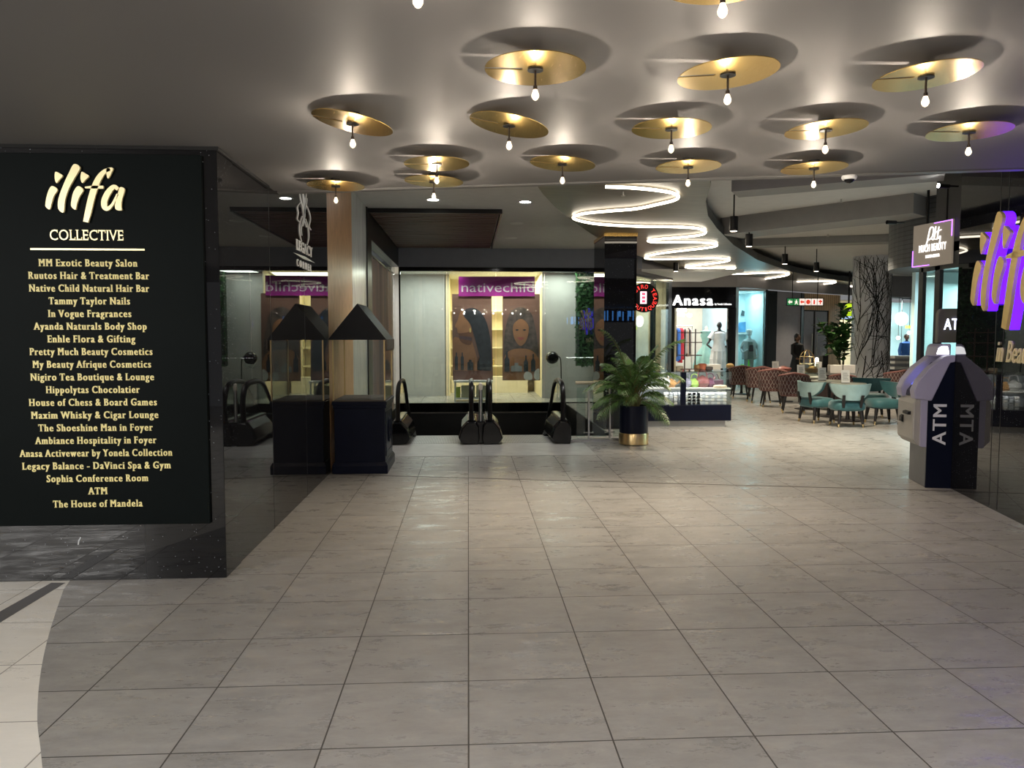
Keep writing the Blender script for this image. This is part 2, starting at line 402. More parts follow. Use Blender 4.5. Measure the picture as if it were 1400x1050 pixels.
# ================================================================== THE ROOM
XL = -1.69                                            # plane of the long wall on the left
PIT0, PIT1, PITX = 12.75, 19.3, 2.42                  # the escalator well
curve = [atZ(x, y, 0) for x, y in ((90, 797), (72, 850), (60, 895), (53, 940), (51, 985), (55, 1020), (58, 1050))]
curve = [Vector((p.x, p.y, 0)) for p in catmull(curve, 4)]
curve += [Vector((-1.5, 2.2, 0)), Vector((-1.2, 1.6, 0)), Vector((-.6, .6, 0)), Vector((.6, -.6, 0)), Vector((2.0, -1.6, 0)), Vector((4, -2.6, 0)), Vector((9, -4, 0))]
curve[0].y = 5.36
m = MB()
m.flat([(p.x, p.y, 0) for p in curve] + [(9, 5.4, 0), (curve[0].x, 5.4, 0)])
m.flat([(-1.75, 5.4, 0), (9, 5.4, 0), (9, PIT0, 0), (-1.75, PIT0, 0)])
m.flat([(9, 5.4, 0), (24, 5.4, 0), (24, PIT0, 0), (9, PIT0, 0)])
m.flat([(PITX, PIT0, 0), (24, PIT0, 0), (24, 34, 0), (PITX, 34, 0)])
m.flat([(-1.75, PIT1, 0), (PITX, PIT1, 0), (PITX, 26, 0), (-1.75, 26, 0)])
struct('floor', m, FLOOR, norm=False)
m = MB(); m.flat([(-9, -8, 0), (9, -8, 0)] + [(p.x, p.y, 0) for p in curve[::-1]] + [(-9, 5.36, 0)])
struct('floor', m, CREAM, norm=False)
# dark inlay strip in the cream floor
a, b, c, d = atZ(-3, 838, 0), atZ(70, 797, 0), atZ(89, 797, 0), atZ(-3, 853, 0)
m = MB(); m.hexa([(p.x, p.y, -.01) for p in (a, b, c, d)], [(p.x, p.y, .0015) for p in (a, b, c, d)])
struct('trim_1', m, mat('dark_floor_inlay', (.07, .065, .065), .4, noise=.1))
# expansion joint across the hall
a, b = atZ(440, 648.5, 0), atZ(1318, 672, 0)
m = MB(); m.hexa([(a.x, a.y, -.01), (b.x, b.y, -.01), (b.x, b.y + .035, -.01), (a.x, a.y + .035, -.01)], [(a.x, a.y, .002), (b.x, b.y, .002), (b.x, b.y + .035, .002), (a.x, a.y + .035, .002)])
struct('trim_2', m, mat('joint_strip', (.10, .09, .08), .4, noise=.1))
# walls of the escalator well
DARKW = mat('dark_well_wall', (.018, .02, .022), .35, noise=.1)
m = MB(); m.box((-1.75, PIT1 - .06, -5), (PITX + .1, PIT1, -.12)); struct('wall_well_back', m, DARKW)
m = MB(); m.box((PITX - .02, PIT0, -5), (PITX + .06, PIT1, -.004)); m.box((-1.75, PIT0, -5), (PITX, PIT0 + .06, -.02)); struct('wall_well_right', m, DARKW)
m = MB(); m.box((-1.75, PIT0, -5.1), (PITX + .1, PIT1, -5)); struct('floor_well', m, DARKW)
m = MB(); m.box((-1.69, PIT1 - .1, -.14), (PITX + .66, PIT1 - .05, -.01)); struct('trim_3', m, mat('sill_edge_grey', (.12, .12, .12), .3, noise=.05))

# ---- left: the granite block that carries the directory, its side running back along the hall
CZ = 2.945                                            # underside of the lamp ceiling
m = MB()
m.box((-9, 5.355, 0), (-1.682, 5.7, 2.925))
m.box((-1.9, 5.7, 0), (XL, 6.72, 2.925)); m.box((-1.9, 6.72, 0), (XL, 9.46, 3.9))
struct('wall_left', m, GRAN, bevel=.003, segs=1)
JNT = mat('panel_joint', (.02, .02, .022), .3, noise=.1)
m = MB()
for y in (6.72, 8.1): m.box((XL - .01, y, 0), (XL + .0012, y + .004, 3.8))
for px in (200,): m.box((atY(px, 792, 5.354).x, 5.3535, 0), (atY(px, 792, 5.354).x + .004, 5.37, .58))
struct('trim_4', m, JNT)
m = MB(); m.box((-9, 5.345, 2.922), (-1.67, 5.75, CZ)); m.box((-1.9, 5.75, 2.922), (-1.672, 6.7, CZ)); struct('trim_5', m, mat('shadow_gap_black', (.003, .003, .003), .8, noise=.1))  # black strip stands in for the dark shadow gap under the ceiling
WOODW = grain('honey_wood_panel', (.48, .25, .11), (.64, .37, .18), (2, 1.5, .6), .35, 3, 25)
WOODW.name = 'honey_wood_panel'
m = MB(); m.box((-1.9, 9.46, 0), (XL, 11.44, 3.9)); struct('wall_left_wood', m, WOODW)
m = MB(); m.box((-1.9, 11.44, 0), (XL, 13.05, 3.9)); struct('wall_left_marble', m, grain('pale_grey_marble', (.42, .42, .40), (.60, .60, .56), (3, 1.5, .25), .25, 4, 15))
m = MB(); m.box((-1.9, 13.05, -5), (XL + .02, 13.6, 3.9)); m.box((-1.9, 13.6, 3.36), (XL, 19.1, 3.9)); m.box((-1.9, 13.6, -5), (XL, 19.1, 0)); struct('wall_left_frame', m, BLACK)
# ---- ceilings
e0, e1 = atZ(440, 259, CZ), atZ(1330, 231.5, CZ)
dv = (e1 - e0).normalized(); eL = e0 - dv * 2.0; eR = e1 + dv * 5.0
m = MB(); m.hexa([(-9, -8, CZ), (9, -8, CZ), (eR.x, eR.y, CZ), (eL.x, eL.y, CZ), (-9, eL.y, CZ)], [(-9, -8, 3.3), (9, -8, 3.3), (eR.x, eR.y, 3.3), (eL.x, eL.y, 3.3), (-9, eL.y, 3.3)])
struct('ceiling', m, lamp_ceiling())
nv = Vector((-dv.y, dv.x, 0))
if nv.y < 0: nv = -nv
q = [e0 - dv * .8 + nv * .03, eR + nv * .03, eR + nv * .11, e0 - dv * .8 + nv * .11]
m = MB(); m.hexa([(max(p.x, XL), p.y, CZ + .002) for p in q], [(max(p.x, XL), p.y, CZ + .12) for p in q]); struct('trim_6', m, mat('ceiling_edge_grey', (.16, .155, .15), .4, noise=.05))
ZU, ZC = 3.82, 3.50
m = MB(); m.box((-1.9, 6.0, ZU), (3.4, 19.2, ZU + .1)); m.box((3.4, 6.0, ZU), (24, 34, ZU + .1)); struct('ceiling_upper', m, GREYC)
# floating ceiling that carries the light ribbon
lp = [(733, 252), (742, 265), (760, 284), (780, 300), (800, 314), (818, 326), (860, 345), (918, 366), (1000, 380), (1100, 391), (1175, 399)]
rp = [(1215, 391), (1175, 387), (1130, 381), (1080, 371), (1035, 355), (1003, 335), (980, 312), (968, 295), (965, 275), (972, 252)]
pl = [atZ(x, y, ZC) for x, y in lp + rp]
f0 = atZ(968, 235, ZC); f1 = atZ(728, 235, ZC)
m = MB(); m.prism([(p.x, p.y) for p in pl] + [(f0.x, f0.y), (f1.x, f1.y)], lambda u, v, d: (u, v, ZC + d), 0, .16, 1)
RIB = grain('bronze_satin_ceiling', (.10, .085, .06), (.17, .145, .10), (.8, 4, 1), .38, 2.5, 8)
struct('ceiling_ribbon', m, [RIB, mat('dark_fascia', (.03, .03, .032), .5, noise=.05)])
# beams under the upper ceiling on the right
BEAM = mat('beam_grey', (.28, .275, .27), .55, noise=.05)
for k, (x0, y0, x1, y1, dep, h) in enumerate(((985, 321, 1225, 294, .75, .30), (1006, 337, 1225, 330, .5, .16), (1000, 262, 1260, 240, .5, .2))):
    z = ZU - h; a, b = atZ(x0, y0, z), atZ(x1, y1, z); t = (b - a).normalized(); b = b + t * .25; nn = Vector((-t.y, t.x, 0)); nn = nn if nn.y > 0 else -nn
    q = [a, b, b + nn * dep, a + nn * dep]
    m = MB(); m.hexa([(p.x, p.y, z) for p in q], [(p.x, p.y, ZU) for p in q]); struct('ceiling_beam', m, BEAM)
# slatted timber panel recessed over the escalators
q = [atZ(500, 284, ZU), atZ(684, 287, ZU), atZ(671, 337, ZU), atZ(540, 334, ZU)]
yn, yf, xr = (q[0].y + q[1].y) / 2, (q[2].y + q[3].y) / 2, q[1].x
SLAT = grain('dark_red_timber', (.035, .008, .006), (.10, .028, .02), (.6, 6, 1), .55, 3, 10)
t = thing('slatted_ceiling_panel', 'dark red-brown timber slat panel set in the ceiling over the escalators', 'ceiling panel', ((XL + xr) / 2, yn, ZU))
m = MB()
n = 26
for k in range(n):
    y = yn + (yf - yn) * k / n; m.box((XL + .03, y + .03, ZU - .06), (xr - .03, y + .03 + (yf - yn) / n * .72, ZU - .004))
m.build('slats', SLAT, t, world=True)
m = MB(); m.box((XL + .01, yn, ZU - .012), (xr, yf + .05, ZU - .002)); m.box((XL, yn - .03, ZU - .075), (xr + .03, yn, ZU - .002)); m.box((xr, yn, ZU - .075), (xr + .03, yf + .05, ZU - .002)); m.build('frame', BLACK, t, world=True)

# ---- far wall over the escalator well: shop window with its bulkhead
YN = 19.06
xe = atY(812, 400, YN).x
zb, zt = 3.35, atY(700, 366, YN).z
m = MB(); m.box((XL, YN - .02, zt), (xe + 1.2, YN + .2, ZU)); struct('wall_back_bulkhead', m, mat('slate_blue_bulkhead', (.24, .26, .31), .5, noise=.04))
m = MB(); m.box((XL, YN - .05, zt - .10), (xe + .6, YN + .05, zt)); m.box((XL, YN - .06, -.20), (xe + .6, YN + .06, .02)); m.box((XL, YN - .04, .02), (XL + .04, YN + .04, zt)); struct('trim_7', m, BLACKG)
m = MB()
xs = [XL, atY(611, 450, YN).x, atY(678, 450, YN).x, atY(744, 450, YN).x, xe + .5]
for a, b in zip(xs, xs[1:]): m.box((a + .006, YN - .006, .02), (b - .006, YN + .006, zt - .1))
struct('window_1', m, GLASSG)
# inside of that shop
INW = mat('shop_grey_plaster', (.50, .50, .48), .6, noise=.04)
CREAMW = mat('cream_shelf_back', (.80, .70, .46), .5, noise=.03)
m = MB(); m.box((-2.4, 21.5, -.2), (xs[1] - .1, 21.6, 3.4)); m.box((-2.4, YN + .2, -.2), (-2.3, 21.6, 3.4)); m.box((xs[3] + .1, 20.6, -.2), (xe + .3, 20.7, 3.4)); struct('wall_shop_grey', m, INW)
m = MB(); m.box((xs[1] - .1, 23.4, -.2), (xs[3] + .6, 23.5, 3.4)); m.box((xs[1] - .12, 21.5, -.2), (xs[1], 23.5, 3.4)); m.box((xs[3] + .1, 20.7, -.2), (xs[3] + .2, 23.5, 3.4)); struct('wall_shop_cream', m, CREAMW)
m = MB(); m.box((-2.4, YN + .1, -.25), (xe + 1, 23.5, -.05)); struct('floor_shop', m, mat('pale_shop_floor', (.55, .52, .45), .35, noise=.06))
m = MB(); m.box((-2.4, YN + .2, 3.38), (xe + 1, 23.5, 3.5)); struct('ceiling_shop', m, WHITE)
light('shop_light', 'AREA', (-.9, 20.2, 3.3), 60, (1, .99, .95), 1.4, aim=(-.9, 20.3, 0))
light('shop_light', 'AREA', (1.0, 22.0, 3.3), 130, (1, .90, .66), 1.8, aim=(1.0, 21.7, 0))
for x in (-.2, .5, 1.0, 1.6): light('poster_fill_light', 'SPOT', (x, 19.16, 3.25), 48, (1, .93, .85), .04, spot=90, blend=.8, aim=(x + .05, 20.1, 1.2))  # unseen spots added to brighten the posters from the front
light('shop_light', 'AREA', (2.4, 19.9, 3.3), 32, (1, .98, .9), .8, aim=(2.4, 20.0, 0))
# living green wall at the right end of the shop
m = MB(); gx0, gx1 = atY(789, 400, 20.0).x, atY(824, 400, 20.0).x
m.box((gx0, 20.0, .9), (gx1 + .5, 20.25, 3.3)); struct('wall_living_green', m, mat('dark_leaf_backing', (.012, .03, .012), .7, noise=.3, nscale=20))
m = MB()
for k in range(1500):
    x, z = random.uniform(gx0 - .03, gx1 + .3), random.uniform(.9, 3.3); a = random.uniform(0, 2 * PI); r = random.uniform(.03, .07)
    c = Vector((x, 19.97 - random.uniform(0, .06), z)); u = Vector((math.cos(a), random.uniform(-.5, .5), math.sin(a))) * r; v = Vector((-math.sin(a), random.uniform(-.5, .5), math.cos(a))) * r * .5
    m.poly([c - u, c + v, c + u, c - v])
tag(m.build('green_wall_leaves', mat('leaf_green', (.03, .10, .03), .5, noise=.5, nscale=12), norm=False), 'dense dark green leaves covering the living wall beside the shop window', 'plants', kind='stuff')

# ---- side glass on the left with a hanging poster cloth
m = MB(); m.box((XL - .10, 13.6, 0), (XL - .09, 19.05, 3.36)); struct('window_2', m, GLASS)
m = MB(); m.box((-3.4, 13.4, -.2), (-3.3, 19.3, 3.5)); m.box((-3.4, 13.4, -.12), (-1.9, 19.3, 0)); struct('wall_left_shop', m, mat('mauve_shop_wall', (.24, .21, .20), .6, noise=.1))

# ---- tall black pillar beside the railing
YP = 13.65
x0, x1 = atY(826, 420, YP).x, atY(870, 420, YP).x
yf_ = atX(812, 420, x0).y
m = MB(); m.box((x0, YP, -.01), (x1, yf_, 3.46)); struct('pillar', m, GRAN, 'tall black granite pillar behind the potted palm')
m = MB(); m.box((x0 - .01, YP - .012, 3.44), (x1 + .01, yf_ + .01, ZC)); struct('trim_reflection', m, GOLD)  # gold band stands in for a reflection along the pillar top

# ---- right: granite wall with the big wordmark (local y runs along the wall away from us, local -x out of it)
WANG = -math.radians(13.06)
WO = Vector((5.30, 8.09, 0))
W_DU = Vector((math.sin(-WANG), math.cos(WANG), 0)); W_DV = Vector((-math.cos(WANG), math.sin(-WANG), 0))
def wall(u, v, z): return WO + W_DU * u + W_DV * v + Vector((0, 0, z))
m = MB(); m.hexa([wall(0, 0, 0), wall(-2.6, 0, 0), wall(-2.6, -.7, 0), wall(0, -.7, 0)], [wall(0, 0, 3.9), wall(-2.6, 0, 3.9), wall(-2.6, -.7, 3.9), wall(0, -.7, 3.9)])
struct('wall_right', m, GRAN)
m = MB()
for u in (-.95, -1.12, -2.4):
    m.hexa([wall(u, .0015, .02), wall(u - .012, .0015, .02), wall(u - .012, -.01, .02), wall(u, -.01, .02)], [wall(u, .0015, 3.6), wall(u - .012, .0015, 3.6), wall(u - .012, -.01, 3.6), wall(u, -.01, 3.6)])
struct('trim_9', m, BLACK)
def along(px, py, v):
    """distance along the right wall of a photo point lying v metres out from it"""
    d = ray(px, py); n = W_DV; o = wall(0, v, CAM_H)
    t = (o - Vector((0, 0, CAM_H))).dot(n) / d.dot(n); p = Vector((0, 0, CAM_H)) + d * t
    return (p - WO).dot(W_DU), p.z

# ---- shopfront of the beauty shop beyond that wall
FX = 6.15
FRAME = mat('dark_shop_frame', (.015, .018, .024), .3, noise=.1)
yA, yB = atX(1257, 440, FX).y, atX(1279, 440, FX).y
yE = 8.6
ztop = 2.62
m = MB()
m.box((FX, yA - .05, 0), (FX + .05, yA + .05, ztop + .2)); m.box((FX, yB - .06, 0), (FX + .05, yB + .05, ztop + .2)); m.box((FX, yE, ztop - .08), (FX + .12, yA, ztop + .25)); m.box((FX, yE, 0), (FX + .1, yA, .10))
struct('window_frame', m, FRAME)
m = MB(); m.box((FX + .02, yE, .1), (FX + .03, yB - .06, ztop - .08)); m.box((FX + .02, yB + .05, .1), (FX + .03, yA - .05, ztop - .08)); struct('window_3', m, GLASSG)
CYAN = mat('pale_cyan_wall', (.62, .86, .90), .5, noise=.03)
m = MB(); m.box((7.75, 13.0, 0), (11.5, 13.1, 2.9)); m.box((10.5, 8.4, 0), (10.6, 13, 2.9)); struct('wall_beauty_shop', m, CYAN)
light('shop_light', 'AREA', (8.9, 11.6, 2.74), 190, (.75, .97, 1), 2.0, aim=(8.6, 11.2, 0))
# curved dark bulkhead over it
cx, cy, R0 = 8.75, 12.1, 1.75
SL = stripes('slatted_dark_soffit', (.07, .075, .08), (.035, .037, .04), 2, 14, .5, .8)
m = MB(); pts = [(cx + R0 * math.cos(a), cy + R0 * math.sin(a)) for a in [math.radians(100 + 170 * k / 30) for k in range(31)]]
pts += [(11, cy - R0), (11, cy + R0)]
m.prism(pts, lambda u, v, d: (u, v, d), 2.78, 3.82); struct('wall_right_bulkhead', m, SL, smooth=False)
m = MB(); m.box((FX + .0, 8.3, 2.75), (FX + .3, 9.9, 3.82)); struct('wall_right_fascia', m, mat('fascia_charcoal', (.05, .05, .052), .5, noise=.06))

# ---- round column clad in branch-pattern panels
CX, CY, CR = 10.95, 20.4, .49
m = MB(); m.lathe([(CR, 0), (CR, ZU)], (CX, CY, 0), 40); col_ = struct('column', m, mat('silver_grey_panel', (.56, .58, .62), .4, noise=.08, nscale=3), 'round grey column covered in a black branch pattern', smooth=True)
rb = random.Random(5)
m = MB()
def on_col(a, z): return Vector((CX + (CR + .004) * math.sin(a), CY - (CR + .004) * math.cos(a), z))
def branch(a, z, da, dz, wd, depth):
    P = [(a, z)]; n = rb.randint(5, 8)
    for k in range(n):
        da += rb.uniform(-.06, .06); dz += rb.uniform(-.05, .05); a += da; z += dz; P.append((a, z))
        if depth < 2 and rb.random() < .66:
            s = rb.choice((-1, 1)); branch(a, z, da * .5 + s * rb.uniform(.05, .13), dz * .5 + rb.uniform(-.05, .12), wd * .62, depth + 1)
    for (a0, z0), (a1, z1) in zip(P, P[1:]):
        if not (0 < z0 < ZU and 0 < z1 < ZU): continue
        d = math.hypot((a1 - a0) * CR, z1 - z0) or 1; na, nz = -(z1 - z0) / d * wd / 2 / CR, (a1 - a0) * CR / d * wd / 2
        m.poly([on_col(a0 - na, z0 - nz), on_col(a1 - na, z1 - nz), on_col(a1 + na, z1 + nz), on_col(a0 + na, z0 + nz)])
for a in (-1.1, -.35, .35, 1.0):
    for z in (0, .9, 1.8, 2.7): branch(a + rb.uniform(-.2, .2), z, rb.uniform(-.05, .10), .17, .028, 0)
o = m.build('branch_pattern', BLACK, col_, norm=False)

# ================================================================== FAR SHOPS
YA = 23.0
GREYP = mat('mid_grey_door_paint', (.27, .27, .30), .45, noise=.05)
# bulkhead following the shopfronts
def wallseg(px0, px1, Y0, Y1, z0, z1, th=.12):
    a = atY(px0, 440, Y0); b = atY(px1, 440, Y1); t = Vector((b.x - a.x, b.y - a.y, 0)).normalized(); n = Vector((-t.y, t.x, 0)) * th
    q = [Vector((a.x, a.y, 0)), Vector((b.x, b.y, 0)), Vector((b.x, b.y, 0)) + n, Vector((a.x, a.y, 0)) + n]
    return [(p.x, p.y, z0) for p in q], [(p.x, p.y, z1) for p in q]
ZB = 3.15
m = MB(); m.hexa(*wallseg(868, 919, 18.9, 21.6, 3.22, ZU)); struct('wall_far_bulkhead', m, mat('mid_grey_bulkhead', (.22, .21, .22), .5, noise=.04))
m = MB(); m.hexa(*wallseg(914, 1007, YA - .05, YA - .05, ZB, ZU)); m.hexa(*wallseg(1007, 1260, YA - .05, 31.0, ZB, ZU)); struct('wall_far_bulkhead', m, MATS['mid_grey_bulkhead'])
# tea boutique: angled glass front, cream inside
m = MB(); m.hexa(*wallseg(868, 916, 18.95, 21.5, .0, 3.22, .012)); struct('window_4', m, GLASSG)
m = MB()
for p0, p1 in ((893, 896.5), (914, 918)):
    f = lambda p: 18.95 + (p - 868) / 48 * 2.55
    m.hexa(*wallseg(p0, p1, f(p0) - .03, f(p1) - .03, 0, 3.22, .08))
m.hexa(*wallseg(868, 918, 18.93, 21.57, 3.16, 3.24, .08)); struct('window_frame', m, FRAME)
m = MB(); m.hexa(*wallseg(860, 925, 22.2, 23.4, 0, 3.4)); struct('wall_tea_shop', m, stripes('cream_panelled_wall', (.80, .70, .50), (.62, .53, .36), 0, 2.2, .5, .85))
m = MB(); a = atY(868, 440, 19.0); m.box((a.x + .15, 19.3, 3.3), (7.0, 23.2, 3.36)); struct('ceiling_tea_shop', m, WHITE)
light('shop_light', 'AREA', (5.3, 21.6, 3.25), 70, (1, .88, .62), 1.2, aim=(5.3, 21.7, 0))

# clothing shop with the white illuminated name
def P2(px, py, Y=YA): p = atY(px, py, Y); return (p.x, p.z)
def frame_box(m, px0, py0, px1, py1, Y, th=.1):
    a = atY(px0, py1, Y); b = atY(px1, py0, Y); m.box((a.x, Y, max(0, a.z)), (b.x, Y + th, b.z))
m = MB(); frame_box(m, 917, 391, 1006.5, 421.5, YA); frame_box(m, 917, 421, 922.5, 539, YA); frame_box(m, 993.5, 421, 1006.5, 539, YA)
struct('wall_far_shopfront', m, BLACKG)
WARMW = mat('warm_white_shop_wall', (.82, .76, .66), .5, noise=.03)
a, b = atY(917, 540, YA), atY(1007, 540, YA)
m = MB(); m.box((a.x - .3, 26.4, 0), (b.x + .4, 26.5, 3.3)); m.box((a.x - .32, YA + .1, 0), (a.x - .22, 26.4, 3.3)); struct('wall_clothing_shop', m, WARMW)
m = MB(); m.box((b.x - .05, YA + .1, 0), (b.x + .05, 26.4, 3.3)); p = atY(976, 440, 26.35); m.box((p.x, 26.3, 0), (b.x, 26.39, 3.3)); struct('wall_clothing_shop_blue', m, mat('pale_blue_panel', (.50, .72, .85), .4, noise=.04))
m = MB(); m.box((a.x - .3, YA + .1, 3.3), (b.x + .05, 26.5, 3.36)); struct('ceiling_clothing_shop', m, WHITE)
light('shop_light', 'AREA', ((a.x + b.x) / 2, 24.3, 3.25), 82, (1, .96, .88), 1.6, aim=((a.x + b.x) / 2, 24.5, 0))
# glass display box with pale blue light
YG = 24.0
m = MB(); a, b = atY(1006.5, 540, YG), atY(1046, 540, YG)
ICY = mat('icy_blue_wall', (.70, .87, .92), .45, noise=.03)
for p_, q_ in (((a.x, YG + 1.9, 0), (b.x + .5, YG + 2.0, ZB)), ((b.x, YG + .3, 0), (b.x + .08, YG + 1.9, ZB)), ((a.x - .02, YG, 0), (a.x + .03, YG + 1.9, ZB))): struct('wall_display_window', MB().box(p_, q_), ICY)
m = MB(); m.box((a.x, YG, ZB - .05), (b.x, YG + 1.9, ZB)); struct('ceiling_display_window', m, WHITE)
m = MB(); m.box((a.x + .05, YG, .05), (b.x, YG + .012, ZB - .05)); struct('window_5', m, GLASSG)
m = MB(); frame_box(m, 1003, 391, 1008, 545, YG - .02); frame_box(m, 1044, 396, 1050, 545, YG - .02); struct('window_frame', m, FRAME)
light('shop_light', 'AREA', ((a.x + b.x) / 2, YG + .9, ZB - .1), 26, (.72, .95, 1), .8, aim=((a.x + b.x) / 2, YG + .95, 0))
# dark polished panel, grey panels, double door, timber slats
m = MB(); m.hexa(*wallseg(1049, 1062, 24.6, 25.0, 0, ZB)); struct('wall_far_granite', m, GRAN)
m = MB(); m.hexa(*wallseg(1061, 1097, 25.0, 26.0, 0, ZB)); struct('wall_far_grey', m, GREYP)
m = MB(); m.hexa(*wallseg(1095.5, 1099, 25.9, 26.1, 0, ZB, .1)); struct('trim_10', m, BLACK)
TIMB = stripes('light_timber_slats', (.62, .42, .23), (.36, .23, .115), 0, 9, .5, .75)
m = MB(); z1 = atY(1115, 424, 26.5).z
m.hexa(*wallseg(1098, 1148, 26.1, 27.4, z1, ZB)); m.hexa(*wallseg(1134, 1148, 27.0, 27.4, 0, z1)); struct('wall_far_timber', m, TIMB)
m = MB(); m.hexa(*wallseg(1098, 1133.5, 26.12, 27.05, 0, z1, .10)); struct('door_1_frame', m, BLACK)
for k, (p0, p1) in enumerate(((1099.5, 1112), (1115, 1130.5))):
    f = lambda p: 26.12 + (p - 1098) / 35.5 * .93
    m = MB(); m.hexa(*wallseg(p0, p1, f(p0) - .05, f(p1) - .05, .02, z1 - .05, .05)); d = struct('door_%d' % (k + 1), m, GREYP)
    ph = 1111 if k == 0 else 1117.5; h = atY(ph, 440, f(ph) - .12)
    MB().cyl((h.x, h.y, .75), (h.x, h.y, 1.75), .022, n=8).build('door_handle', STEEL, d)
# bright shops at the far right
m = MB(); m.hexa(*wallseg(1146, 1215, 31.0, 31.5, 0, ZB)); struct('wall_far_yellow', m, mat('warm_cream_wall', (.85, .70, .45), .5, noise=.05))
light('shop_light', 'AREA', (atY(1160, 440, 29.6).x, 29.8, 3.05), 60, (1, .82, .50), 1.2, aim=(atY(1160, 440, 29.8).x, 30.0, 0))
m = MB(); m.hexa(*wallseg(1212, 1400, 31.0, 31.0, 0, 3.05)); struct('wall_far_cyan', m, CYAN)
light('shop_light', 'AREA', (atY(1240, 440, 29).x, 29.0, 3.0), 170, (.78, .97, 1), 1.8, aim=(atY(1240, 440, 29).x, 29.3, 0))
m = MB(); m.hexa(*wallseg(1200, 1330, 27.0, 27.0, ZB - .08, ZU)); struct('wall_far_bulkhead', m, MATS['mid_grey_bulkhead'])
# closing walls out of sight behind the hall
m = MB(); m.box((24, 4.5, -.05), (24.1, 34, 3.9)); struct('wall_far_right', m, mat('plain_mall_wall', (.4, .39, .38), .6, noise=.03))

# ================================================================== PENDANT LAMPS
BULB = bpy.data.materials.new('glowing_bulb_glass'); BULB.use_nodes = True
nt = BULB.node_tree; nt.nodes.remove(nt.nodes['Principled BSDF'])
e_ = nt.nodes.new('ShaderNodeEmission'); e_.inputs[0].default_value = (1, .82, .58, 1); e_.inputs[1].default_value = 5
t_ = nt.nodes.new('ShaderNodeBsdfTransparent'); a_ = nt.nodes.new('ShaderNodeMixShader'); a_.inputs[0].default_value = .35
nt.links.new(t_.outputs[0], a_.inputs[1]); nt.links.new(e_.outputs[0], a_.inputs[2]); nt.links.new(a_.outputs[0], nt.nodes['Material Output'].inputs[0])
FILA = emis('filament_glow', (1, .86, .70), 6600)
DISC = mat('gold_disc', (.83, .56, .17), .16, 1.0); nt, N_, L_, b_ = nodes(DISC)
tc = N_.new('ShaderNodeTexCoord'); mp = N_.new('ShaderNodeMapping'); mp.inputs['Scale'].default_value = (60, 2, 1); n_ = N_.new('ShaderNodeTexNoise'); n_.inputs['Scale'].default_value = 5
L_.new(tc.outputs['Object'], mp.inputs[0]); L_.new(mp.outputs[0], n_.inputs['Vector']); rr_ = N_.new('ShaderNodeMapRange'); rr_.inputs[3].default_value = .10; rr_.inputs[4].default_value = .34
L_.new(n_.outputs['Fac'], rr_.inputs[0]); L_.new(rr_.outputs[0], b_.inputs['Roughness'])
lamp = thing('pendant_lamp', 'x', 'lamp', (.309, 3.562, CZ), 0, 'gold disc pendant lamps on the ceiling')
MB().cyl((0, 0, -.022), (0, 0, 0), .042, n=24).build('canopy', BLACK, lamp, smooth=True)
MB().cyl((0, 0, -.052), (0, 0, -.02), .006, n=10).build('rod', BLACK, lamp, smooth=True)
def disc_outline(r=.23, hw=.012, xin=-.062):
    a0 = PI - math.asin(hw / r); p = []
    for k in range(97):
        a = -a0 + 2 * a0 * k / 96; p.append((r * math.cos(a), r * math.sin(a)))
    return p + [(xin, hw), (xin - .001 + .006, 0), (xin, -hw)]
MB().prism(disc_outline(), lambda u, v, d: (u, v, d), -.002, .002).build('disc', DISC, lamp).location = (0, 0, -.055)
MB().lathe([(.002, -.064), (.036, -.064), (.036, -.058), (.002, -.057)], n=24).build('collar', BLACK, lamp, smooth=True)
MB().cyl((0, 0, -.135), (0, 0, -.06), .0055, n=10).cyl((0, 0, -.148), (0, 0, -.132), .010, n=12).build('stem', mat('dark_bronze', (.05, .04, .035), .3, .8, noise=.1), lamp, smooth=True)
MB().lathe([(.003, -.196), (.010, -.192), (.0165, -.182), (.0175, -.172), (.0125, -.158), (.009, -.148)], n=12).build('bulb', BULB, lamp, smooth=True)
MB().lathe([(.004, -.186), (.0055, -.178), (.0045, -.166)], n=8).build('filament', FILA, lamp)
spots = [(.309, 3.562, 0, 'gold disc lamp in the nearest full row, left of the three, over mid hall'),
         (1.205, 3.579, -.07, 'gold disc lamp in the nearest full row, middle one of the three'),
         (2.139, 3.556, -.07, 'gold disc lamp in the nearest full row, rightmost, tilted down to the left'),
         (-.653, 4.508, .18, 'gold disc lamp in the second row, leftmost, tilted down to the right'),
         (.24, 4.503, .18, 'gold disc lamp in the second row, second from left, tilted to the right'),
         (1.193, 4.527, .01, 'gold disc lamp in the second row, middle one of the five'),
         (2.103, 4.491, -.05, 'gold disc lamp in the second row, fourth from left'),
         (2.976, 4.49, 0, 'disc lamp reflecting purple stripes, rightmost of the second row, near the purple sign'),
         (-1.064, 6.375, .02, 'gold disc lamp farthest left, beside the granite wall emblem'),
         (-.217, 5.53, -.01, 'gold disc lamp in the third row, leftmost, overlapping the lamp behind it'),
         (-.265, 6.152, .03, 'gold disc lamp behind the third row, half hidden under another disc'),
         (.669, 5.48, .08, 'gold disc lamp in the third row, second from left'),
         (1.581, 5.522, -.01, 'pale disc lamp in the third row, next to the light ribbon'),
         (2.504, 5.518, -.02, 'gold disc lamp in the third row, rightmost, beside the dome camera'),
         (.86, 2.62, 0, 'gold disc lamp cut off by the top edge of the photo, right of centre'),
         (-.16, 2.60, 0, 'lamp at the top edge of the photo of which only the bulb shows'),
         (1.83, 2.62, 0, 'gold disc lamp just above the top edge of the photo, on the right')]
for i, (x, y, t, lab) in enumerate(spots[:-1]):
    o = lamp if i == 0 else copy_tree(lamp)
    o.location = (x, y, CZ); o['label'] = lab
    for ch in o.children:
        if ch.name.startswith('disc'): ch.rotation_euler = (0, t, 0)
